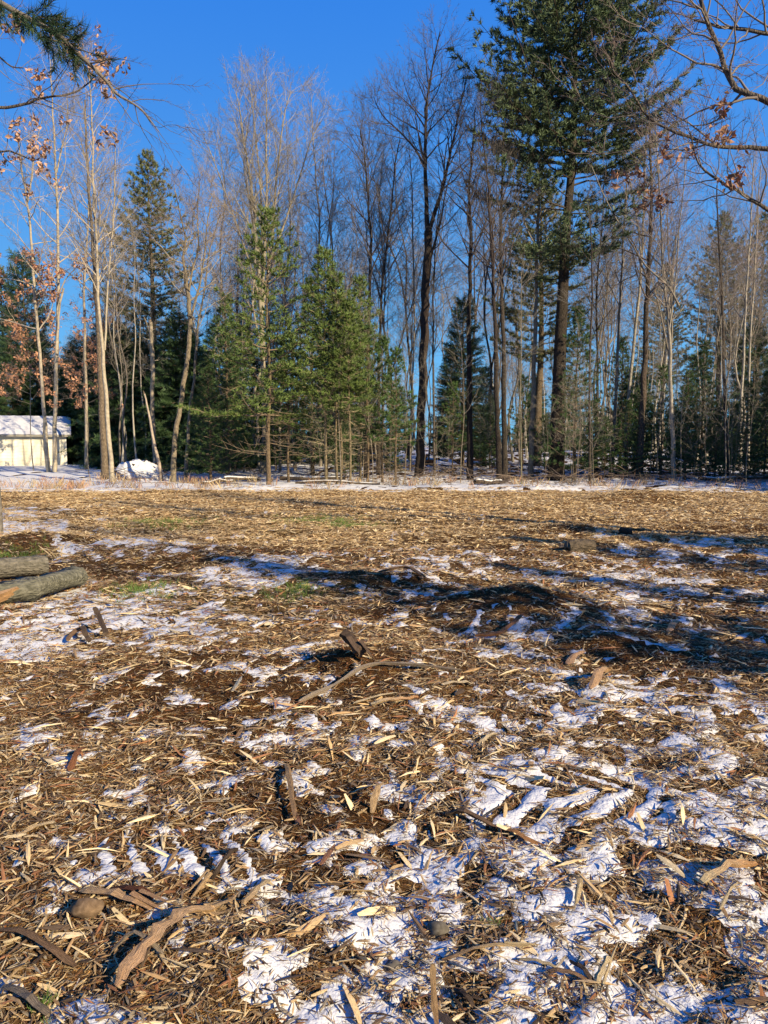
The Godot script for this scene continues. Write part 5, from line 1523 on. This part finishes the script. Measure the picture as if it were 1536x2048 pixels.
func build_litter() -> void:
	var root := Node3D.new()
	root.name = "wood_chip_mulch"
	root.set_meta("kind", "stuff")
	add_child(root)
	var meshes := []
	for k in 4:
		meshes.append(chip_mesh(rf(0.035, 0.06), rf(0.02, 0.035), 0.16, 3, 0.2))
	for k in 3:
		meshes.append(chip_mesh(rf(0.018, 0.028), rf(0.012, 0.02), 0.28, 4, 0.3))
	for k in 3:
		meshes.append(chip_mesh(rf(0.07, 0.12), rf(0.02, 0.04), 0.18, 3, 0.5))
	for k in 2:
		meshes.append(chip_mesh(rf(0.12, 0.18), rf(0.06, 0.1), 0.3, 2, 0.7))
	var places := []
	var tints := []
	for k in meshes.size():
		var p: Array[Transform3D] = []
		var t: Array[Color] = []
		places.append(p)
		tints.append(t)
	var tones := [Color(0.84, 0.67, 0.4), Color(0.74, 0.55, 0.3), Color(0.6, 0.42, 0.22), Color(0.46, 0.3, 0.155), Color(0.32, 0.21, 0.115), Color(0.19, 0.125, 0.08), Color(0.38, 0.18, 0.09), Color(0.32, 0.27, 0.21), Color(0.1, 0.07, 0.05)]
	# rings of ground: near edge, far edge, half width per metre, pieces per square metre, smallest, largest
	var belts := [[1.3, 2.6, 0.75, 12000, 0.01, 0.06], [2.6, 4.2, 0.68, 8500, 0.013, 0.065], [4.2, 6.5, 0.62, 4200, 0.018, 0.08], [6.5, 10.0, 0.6, 1500, 0.03, 0.12], [10.0, 16.0, 0.58, 750, 0.045, 0.16], [16.0, 27.2, 0.58, 420, 0.06, 0.22], [1.3, 4.2, 0.68, 260, 0.066, 0.18], [4.2, 9.0, 0.6, 70, 0.09, 0.24]]
	var total := 0
	var loose := []
	for q in belts:
		var side := 1.3 if q[1] < 7.0 else 2.0
		var area: float = (q[1] * q[1] - q[0] * q[0]) * q[2] + 2.0 * side * (q[1] - q[0])
		for k in int(area * q[3]):
			var z := -sqrt(lerpf(q[0] * q[0], q[1] * q[1], rg.randf()))
			var x: float = rf(-1, 1) * (q[2] * -z + side)
			var sd := snow_depth(x, z)
			var clump := n_mid.get_noise_2d(x * 2.2 + 17.0, z * 2.2)
			if sd > 0.0 and q[4] < 0.065 and ((absf(x - 0.86) < 0.4 and absf(z + 3.4) < 0.25) or (absf(x + 0.83) < 0.35 and absf(z + 2.92) < 0.16)):
				continue
			if sd > 0.0 and clump < 0.16 and rg.randf() < (0.74 if sd > 0.006 else 0.2):
				continue
			if sd <= 0.0 and rg.randf() < soil_and_shade(x, z) * 0.72:
				continue
			if sd <= 0.0 and clump < -0.3 and rg.randf() < 0.35:
				continue
			var l: float = lerpf(q[4], q[5], pow(rg.randf(), 2.0))
			var kind := rg.randi() % 12
			var long_one: bool = q[4] > 0.065 and q[1] < 9.5
			if long_one:
				kind = rg.randi() % 8
			if kind > 9:
				l *= 0.6
			var y := soil(x, z) + maxf(sd, 0.0) + rf(0.0, 0.35) * minf(l, 0.05)
			var b := Basis(Vector3.UP, rf(0, TAU)) * Basis(Vector3(0, 0, 1), rg.randfn(0, 0.22)) * Basis(Vector3(1, 0, 0), rf(-0.6, 0.6))
			var pick := rg.randf()
			var tone := 0
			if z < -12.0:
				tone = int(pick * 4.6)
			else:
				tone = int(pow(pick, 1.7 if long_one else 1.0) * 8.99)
			var where := Transform3D(b.scaled(Vector3.ONE * l), Vector3(x, y, z))
			var tint := (tones[tone] as Color) * rf(0.75, 1.15)
			total += 1
			if long_one and z > -4.4 and l > 0.142 and z < -1.9 and absf(x) < -z * 0.5 and loose.size() < 280:
				loose.append([kind, where, tone])
				continue
			places[kind].append(where)
			tints[kind].append(tint)
	for k in meshes.size():
		scatter(root, ["wood_splinter", "wood_strand", "bark_flake", "wood_chunk"][0 if k < 4 else 1 if k < 7 else 2 if k < 10 else 3], meshes[k], places[k], tints[k])
	var words := ["cream", "pale tan", "tan", "light brown", "brown", "dark brown", "reddish", "weathered grey", "blackish"]
	var dyes := []
	for k in 9:
		var m: StandardMaterial3D = M.chip.duplicate()
		m.vertex_color_use_as_albedo = false
		m.albedo_color = (tones[k] as Color).linear_to_srgb()
		dyes.append(m)
	for q in loose:
		var called := "bark_flake" if q[0] > 6 else "wood_splinter"
		var o := single(called, meshes[q[0]], Vector3.ZERO, "loose %s %s lying in the mulch of the near ground" % [words[q[2]], "bark flake" if q[0] > 6 else "curved wood strand" if q[0] > 3 else "wood splinter"], "splinter", "loose splinters in the near mulch")
		o.transform = q[1]
		o.material_override = dyes[q[2]]
	print("chips ", total, " of them things ", loose.size())


func build_pieces() -> void:
	var cream := Color(0.86, 0.7, 0.43)
	var tan_ := Color(0.68, 0.48, 0.27)
	var pink := Color(0.68, 0.43, 0.25)
	var brown := Color(0.28, 0.18, 0.11)
	var grey := Color(0.36, 0.3, 0.235)
	var dark := Color(0.085, 0.062, 0.046)
	var orange := Color(0.66, 0.34, 0.14)
	piece("wood_slab", "big arched slab of pinkish torn wood at the lower left, the largest piece near", "wood", [Vector3(-0.780, 0.000, -2.121), Vector3(-0.727, 0.000, -2.221), Vector3(-0.653, 0.000, -2.376), Vector3(-0.564, 0.000, -2.532)], 0.085, 0.03, pink, tan_, 0.035, 7, 0.3)
	piece("stick", "short grey curved stick lying across the big arched slab", "stick", [Vector3(-0.850, 0.000, -2.269), Vector3(-0.777, 0.000, -2.283), Vector3(-0.676, 0.000, -2.246)], 0.032, 0.022, grey * 1.3, grey, 0.055)
	piece("stick", "straight grey stick in the bottom left corner", "stick", [Vector3(-1.118, 0.000, -2.145), Vector3(-0.938, 0.000, -2.034)], 0.045, 0.03, grey, grey * 0.8, 0.02, 0, 0.8)
	piece("bark_strip", "long brown bark strip reaching in from the left edge, low down", "bark", [Vector3(-1.279, 0.000, -2.381), Vector3(-1.121, 0.000, -2.319), Vector3(-0.943, 0.000, -2.237)], 0.045, 0.02, brown * 1.2, brown, 0.03, 0, 0.6)
	piece("wood_slab", "tan split plank right above the brown stone at the lower left", "wood", [Vector3(-1.054, 0.000, -2.552), Vector3(-0.918, 0.000, -2.510), Vector3(-0.780, 0.000, -2.460)], 0.065, 0.03, tan_, pink, 0.02, 2, 0.45)
	piece("bark_strip", "dark red bark strip above the tan split plank", "bark", [Vector3(-0.954, 0.000, -2.588), Vector3(-0.793, 0.000, -2.521)], 0.055, 0.02, Color(0.2, 0.085, 0.05), Color(0.17, 0.075, 0.045), 0.02, 0, 0.7)
	piece("branch", "dark bent branch curling round a snow patch, left of the middle", "branch", [Vector3(-0.635, 0.000, -2.736), Vector3(-0.595, 0.000, -2.783), Vector3(-0.578, 0.000, -2.853), Vector3(-0.586, 0.000, -2.934)], 0.036, 0.03, dark * 1.6, dark * 1.3, 0.03, 0, 0.8)
	piece("wood_splinter", "frayed tan tail of splinters at the end of the dark bent branch", "splinter", [Vector3(-0.630, 0.000, -2.736), Vector3(-0.671, 0.000, -2.652)], 0.045, 0.015, tan_, tan_, 0.015, 4)
	piece("wood_splinter", "long tan splinter on edge, right of the dark bent branch", "splinter", [Vector3(-0.491, 0.000, -2.561), Vector3(-0.421, 0.000, -2.742)], 0.05, 0.02, tan_, cream, 0.02, 0, 0.5)
	piece("branch", "brown curved branch standing on edge with a dark shadow, centre left", "branch", [Vector3(-0.481, 0.000, -3.713), Vector3(-0.437, 0.000, -3.468), Vector3(-0.387, 0.000, -3.215)], 0.042, 0.04, tan_ * 0.8, brown * 1.4, 0.04, 0, 0.6)
	piece("wood_slab", "tilted tan slat casting a dark shadow, just below the centre", "wood", [Vector3(-0.052, 0.000, -3.243), Vector3(0.007, 0.035, -3.447)], 0.05, 0.02, tan_, tan_, 0.05, 0, 0.7)
	piece("bark_strip", "reddish brown tilted bark piece, left side above the pressed snow bars", "bark", [Vector3(-1.530, 0.000, -3.643), Vector3(-1.521, 0.035, -3.811)], 0.055, 0.02, Color(0.33, 0.15, 0.075), Color(0.3, 0.13, 0.07), 0.03, 0, 0.8)
	piece("wood_splinter", "tan splinter lying flat near the left edge under the tilted red bark", "splinter", [Vector3(-1.494, 0.000, -3.004), Vector3(-1.377, 0.000, -3.110)], 0.05, 0.02, tan_, cream, 0.01, 0, 0.4)
	piece("branch", "long dark branch pointing down right, beneath the tyre tread marks", "branch", [Vector3(0.256, 0.000, -3.233), Vector3(0.347, 0.000, -3.188), Vector3(0.465, 0.000, -3.115)], 0.05, 0.035, dark * 2.0, brown, 0.03, 0, 0.5)
	piece("wood_splinter", "long orange splinter at the end of the long dark branch", "splinter", [Vector3(0.456, 0.000, -3.136), Vector3(0.537, 0.000, -3.044), Vector3(0.612, 0.000, -2.957)], 0.05, 0.02, orange, orange * 1.1, 0.015, 1, 0.3)
	piece("wood_chip", "cream pointed chip alone on the snow, upper right of the tread marks", "chip", [Vector3(0.497, 0.000, -3.940), Vector3(0.617, 0.000, -4.099)], 0.055, 0.02, cream * 1.1, cream, 0.02, 0, 0.1)
	piece("wood_splinter", "pale log splinter with a blunt end near the right edge", "splinter", [Vector3(1.132, 0.000, -2.636), Vector3(1.252, 0.000, -2.690), Vector3(1.374, 0.000, -2.736)], 0.06, 0.045, cream * 0.95, orange * 1.2, 0.02, 0, 0.7)
	piece("stick", "long straight pale stick lying across the snow, bottom centre", "stick", [Vector3(0.182, 0.000, -2.293), Vector3(0.319, 0.000, -2.314), Vector3(0.459, 0.000, -2.336)], 0.026, 0.02, brown * 1.5, cream, 0.012, 2, 0.6)
	piece("wood_splinter", "thin cream splinter below the right end of the long pale stick", "splinter", [Vector3(0.410, 0.000, -2.274), Vector3(0.531, 0.000, -2.228)], 0.026, 0.014, cream, cream, 0.012, 0, 0.3)
	piece("bark_strip", "brown flat strip on the snow, bottom right of centre", "bark", [Vector3(0.495, 0.000, -2.210), Vector3(0.616, 0.000, -2.171)], 0.036, 0.018, brown * 1.5, pink * 0.7, 0.012, 0, 0.5)
	piece("stick", "dark stick slanting to the upright pale stub, bottom right of centre", "stick", [Vector3(0.574, 0.000, -2.255), Vector3(0.621, 0.000, -2.171)], 0.026, 0.022, dark * 1.6, dark * 2.0, 0.012, 0, 0.7)
	piece("wood_chunk", "upright broken pale stub beside the slanting dark stick", "wood", [Vector3(0.630, 0.000, -2.158), Vector3(0.681, 0.050, -2.219)], 0.036, 0.028, cream, cream * 1.1, 0.0, 1, 0.7)
	piece("stick", "brown stick standing upright with a shadow to its left, bottom centre", "stick", [Vector3(0.144, 0.000, -2.004), Vector3(0.139, 0.090, -2.026), Vector3(0.136, 0.170, -2.053)], 0.028, 0.02, brown * 1.4, tan_ * 0.8, 0.0, 0, 0.5)
	piece("stick", "short dark stick right of the upright brown stick", "stick", [Vector3(0.212, 0.000, -2.167), Vector3(0.256, 0.000, -2.092)], 0.028, 0.026, dark * 1.6, dark * 2.0, 0.015, 0, 0.8)
	piece("wood_splinter", "bent tan splinter hooked down on the snow, right of the middle", "splinter", [Vector3(0.686, 0.000, -2.756), Vector3(0.704, 0.000, -2.664), Vector3(0.664, 0.000, -2.544)], 0.034, 0.02, tan_ * 0.8, cream, 0.025, 1, 0.4)
	piece("wood_splinter", "thin cream splinter leaning up at the right, below the pale log splinter", "splinter", [Vector3(1.125, 0.000, -2.476), Vector3(1.241, 0.030, -2.591)], 0.02, 0.012, cream, cream, 0.02, 0, 0.3)
	piece("branch", "long grey brown stick bending across the middle of the lot", "branch", [Vector3(-0.521, 0.000, -4.617), Vector3(-0.322, 0.000, -4.855), Vector3(-0.095, 0.000, -5.107), Vector3(0.211, 0.000, -5.140), Vector3(0.521, 0.000, -5.118)], 0.05, 0.045, grey * 1.2, grey * 0.9, 0.012, 0, 0.6)
	piece("wood_slab", "cream slat with an orange underside, under the long grey brown stick", "wood", [Vector3(-0.078, 0.000, -4.493), Vector3(0.206, 0.000, -4.563)], 0.07, 0.035, cream, orange * 1.4, 0.01, 0, 0.7)
	piece("wood_splinter", "cream splinter just above the cream slat", "splinter", [Vector3(-0.187, 0.000, -4.554), Vector3(0.075, 0.000, -4.728)], 0.045, 0.02, cream, cream, 0.012, 0, 0.35)
	piece("wood_slab", "broad cream slab right of the long grey brown stick's end", "wood", [Vector3(0.371, 0.000, -4.825), Vector3(0.577, 0.000, -4.895)], 0.075, 0.025, cream * 1.1, cream, 0.012, 0, 0.6)
	piece("root", "thick dark root end sticking up from the snow at the left", "root", [Vector3(-2.487, 0.170, -6.541), Vector3(-2.426, 0.100, -6.470), Vector3(-2.282, 0.000, -6.233)], 0.075, 0.07, dark * 1.6, dark * 1.4, 0.0, 0, 0.8)
	piece("root", "grey brown root piece on the snow, left of the thick dark root", "root", [Vector3(-2.546, 0.000, -6.106), Vector3(-2.540, 0.000, -6.400)], 0.085, 0.06, brown, brown * 0.9, 0.03, 0, 0.6)
	piece("root", "short dark root lump just in front of the thick dark root", "root", [Vector3(-2.498, 0.050, -6.283), Vector3(-2.361, 0.000, -6.074)], 0.08, 0.07, dark * 1.8, dark * 1.4, 0.02, 0, 0.7)
	piece("root", "orange brown curved root in the shadow band right of centre", "root", [Vector3(0.739, 0.000, -6.169), Vector3(0.950, 0.000, -6.217), Vector3(1.177, 0.060, -6.435)], 0.075, 0.055, Color(0.42, 0.22, 0.11), Color(0.25, 0.13, 0.08), 0.02, 0, 0.5)
	piece("wood_slab", "tan slab tilted up in the shade at the right", "wood", [Vector3(2.323, 0.000, -6.201), Vector3(2.571, 0.030, -6.650)], 0.09, 0.03, pink * 0.9, tan_, 0.02, 0, 0.7)
	piece("wood_slab", "pinkish slab beside the snow patch right of centre", "wood", [Vector3(1.311, 0.000, -5.423), Vector3(1.496, 0.030, -5.669)], 0.09, 0.03, pink * 0.9, pink, 0.02, 0, 0.5)
	piece("wood_chunk", "ragged tan chunk heaped right of centre, below the pinkish slab", "wood", [Vector3(1.289, 0.000, -4.719), Vector3(1.398, 0.040, -4.885), Vector3(1.528, 0.020, -5.085)], 0.11, 0.05, pink, tan_, 0.02, 5, 0.4)
	piece("wood_splinter", "long cream splinter on the snow beside the big grey log", "splinter", [Vector3(-3.036, 0.000, -7.769), Vector3(-2.764, 0.000, -7.622), Vector3(-2.502, 0.000, -7.479)], 0.075, 0.03, cream, cream * 1.1, 0.015, 2, 0.3)
	piece("root", "charred dark stump piece in the middle, with its shadow to the left", "root", [Vector3(-0.295, 0.070, -5.314), Vector3(-0.222, 0.030, -5.243), Vector3(-0.158, 0.000, -5.197)], 0.16, 0.14, dark, dark * 1.8, 0.0, 2, 0.8)
	piece("branch", "dark flat branch lying in the first shadow band, left of centre", "branch", [Vector3(-0.058, 0.000, -8.853), Vector3(0.249, 0.000, -9.052), Vector3(0.468, 0.000, -8.725)], 0.11, 0.06, brown, dark * 2.0, 0.02, 3, 0.5)
	boulder("stone", "rounded brown stone half covered by splinters at the lower left", Vector3(-0.994, 0.030, -2.449), Vector3(0.2, 0.1, 0.13), Color(0.25, 0.165, 0.1))
	boulder("stone", "grey stone on the snow at the lower centre", Vector3(0.182, 0.020, -2.454), Vector3(0.13, 0.09, 0.1), Color(0.17, 0.15, 0.125))
	boulder("stone", "grey stone by the long pale stick's left end, bottom centre", Vector3(0.030, 0.010, -2.307), Vector3(0.12, 0.08, 0.09), Color(0.19, 0.17, 0.145))
	boulder("dirt_clod", "dark clod of soil in the shadow band right of centre", Vector3(4.293, 0.050, -13.690), Vector3(0.45, 0.3, 0.3), Color(0.06, 0.045, 0.035), "clod")

	# the weathered log at the left edge, with its torn underside
	var at := Vector3(-3.700, 0.000, -7.975)
	var log_ := thing("weathered_log", "thick weathered grey green log at the left edge, end cut off", "log", at)
	var ctrl := [Vector3(-5.400, 0.000, -6.919) - at, Vector3(-4.513, 0.000, -7.253) - at, Vector3(-4.001, 0.000, -7.550) - at, Vector3(-3.629, 0.000, -7.820) - at, Vector3(-3.454, 0.000, -8.540) - at]
	for k in ctrl.size():
		ctrl[k] += Vector3(0, 0.13 + 0.008 * k, 0)
	var pts := spline(ctrl, 4)
	var rad := PackedFloat32Array()
	for k in pts.size():
		rad.push_back(0.165 * (1.0 - 0.18 * k / pts.size()) * rf(0.955, 1.045))
	pts.push_back(pts[-1] + (pts[-1] - pts[-2]).normalized() * 0.05)
	rad.push_back(0.105)
	var t := Shape.new()
	t.tube(pts, rad, 20, Color(0.2, 0.19, 0.145), Color(0.28, 0.255, 0.19))
	var gnarl := FastNoiseLite.new()
	gnarl.seed = 77
	gnarl.frequency = 2.2
	for k in t.v.size():
		t.v[k] += t.n[k] * (gnarl.get_noise_3dv(t.v[k] * Vector3(0.5, 1.6, 1.6)) * 0.075 + gnarl.get_noise_3dv(t.v[k] * Vector3(1.5, 7.0, 7.0)) * 0.018 - (0.03 if t.n[k].y > 0.75 else 0.0))
	part(log_, "stem", mesh_of(t, M.log))
	var capped := Shape.new()
	var n := pts.size()
	capped.tube(PackedVector3Array([pts[n - 1], pts[n - 1] + (pts[n - 1] - pts[n - 2]).normalized() * 0.012]), PackedFloat32Array([0.104, 0.002]), 16, Color(0.3, 0.26, 0.19), Color(0.3, 0.26, 0.19))
	part(log_, "cut_end", mesh_of(capped, M.log))
	var torn := Loose.new()
	for k in 5:
		var o := Vector3(0.02, 0.014 * k + 0.015, 0.02 * k + 0.24)
		sliver(torn, PackedVector3Array([Vector3(-4.113, 0.020, -7.574) - at + o, Vector3(-3.912, 0.050, -7.719) - at + o, Vector3(-3.771, 0.090, -7.794) - at + o, Vector3(-3.666, 0.140, -7.923) - at + o]), PackedFloat32Array([0.05, 0.06, 0.055, 0.02]), PackedFloat32Array([0.04, 0.045, 0.035, 0.012]), Vector3.UP, Color(0.66, 0.42, 0.23) * rf(0.8, 1.1), Color(0.58, 0.38, 0.2) * rf(0.85, 1.1), 0.2)
	part(log_, "torn_wood", mesh_of(torn, M.torn))
	log_.scale = Vector3(1, 0.85, 1)
	var second := thing("weathered_log", "flatter grey log with snow and chips on top, behind the thick log", "log", Vector3(-4.460, 0.000, -9.120))
	var s2 := Shape.new()
	var p2 := spline([Vector3(-5.990, 0.000, -8.570) - second.position, Vector3(-5.142, 0.000, -8.853) - second.position, Vector3(-4.580, 0.000, -9.120) - second.position, Vector3(-4.136, 0.000, -9.404) - second.position], 4)
	var r2 := PackedFloat32Array()
	for k in p2.size():
		p2[k].y += 0.13
		r2.push_back(0.12 * rf(0.96, 1.04))
	s2.tube(p2, r2, 14, Color(0.25, 0.22, 0.17), Color(0.3, 0.26, 0.2))
	s2.cap(p2[p2.size() - 1], (p2.size() - 1) * 14, 14, Vector3.RIGHT, Color(0.3, 0.26, 0.2))
	part(second, "stem", mesh_of(s2, M.log))
	var heap := Loose.new()
	for k in 14:
		var p := Vector3(-4.056, 0.260, -9.404) - second.position + Vector3(rf(-0.12, 0.12), rf(0, 0.08), rf(-0.05, 0.1))
		var d := Vector3(rf(-1, 1), rf(-0.2, 0.8), rf(-1, 1)).normalized() * rf(0.05, 0.13)
		sliver(heap, PackedVector3Array([p - d, p, p + d]), PackedFloat32Array([0.004, 0.01, 0.003]), PackedFloat32Array([0.003, 0.006, 0.002]), Vector3.UP, cream, cream * 1.1)
	tag(setting("wood_shavings", mesh_of(heap, M.torn), "thing"), "small heap of cream shavings caught on top of the logs", "shavings")
	get_node("wood_shavings").position = second.position
	# the cut log in the field and the post at the left edge
	var lp := Vector3(2.924, 0.000, -11.442)
	var block := thing("cut_log", "short cut log with a pale sawn end, in the shade right of the middle", "log", lp)
	var c := Shape.new()
	c.tube(PackedVector3Array([Vector3(-0.2, 0.08, 0.06), Vector3(-0.08, 0.085, 0.03), Vector3(0.06, 0.09, -0.02), Vector3(0.2, 0.08, -0.08)]), PackedFloat32Array([0.1, 0.112, 0.104, 0.1]), 14, Color(0.16, 0.12, 0.085), Color(0.16, 0.12, 0.085))
	part(block, "stem", mesh_of(c, M.log))
	var e: Shape = Shape.new()
	e.tube(PackedVector3Array([Vector3(-0.201, 0.08, 0.061), Vector3(-0.208, 0.08, 0.064)]), PackedFloat32Array([0.097, 0.002]), 14, Color(0.4, 0.3, 0.19), Color(0.36, 0.27, 0.17))
	part(block, "sawn_end", mesh_of(e, M.stone))
	var pp := Vector3(-6.905, 0.000, -13.767)
	var post := Shape.new()
	post.tube(PackedVector3Array([Vector3(0, -0.3, 0), Vector3(0.0, 0.4, 0), Vector3(-0.01, 0.84, 0)]), PackedFloat32Array([0.085, 0.08, 0.075]), 10, Color(0.3, 0.26, 0.21), Color(0.34, 0.3, 0.25))
	post.cap(Vector3(-0.01, 0.86, 0), 20, 10, Vector3.UP, Color(0.34, 0.29, 0.23))
	single("wooden_post", mesh_of(post, M.rough_bark), pp, "grey wooden post at the left edge beyond the logs", "post")
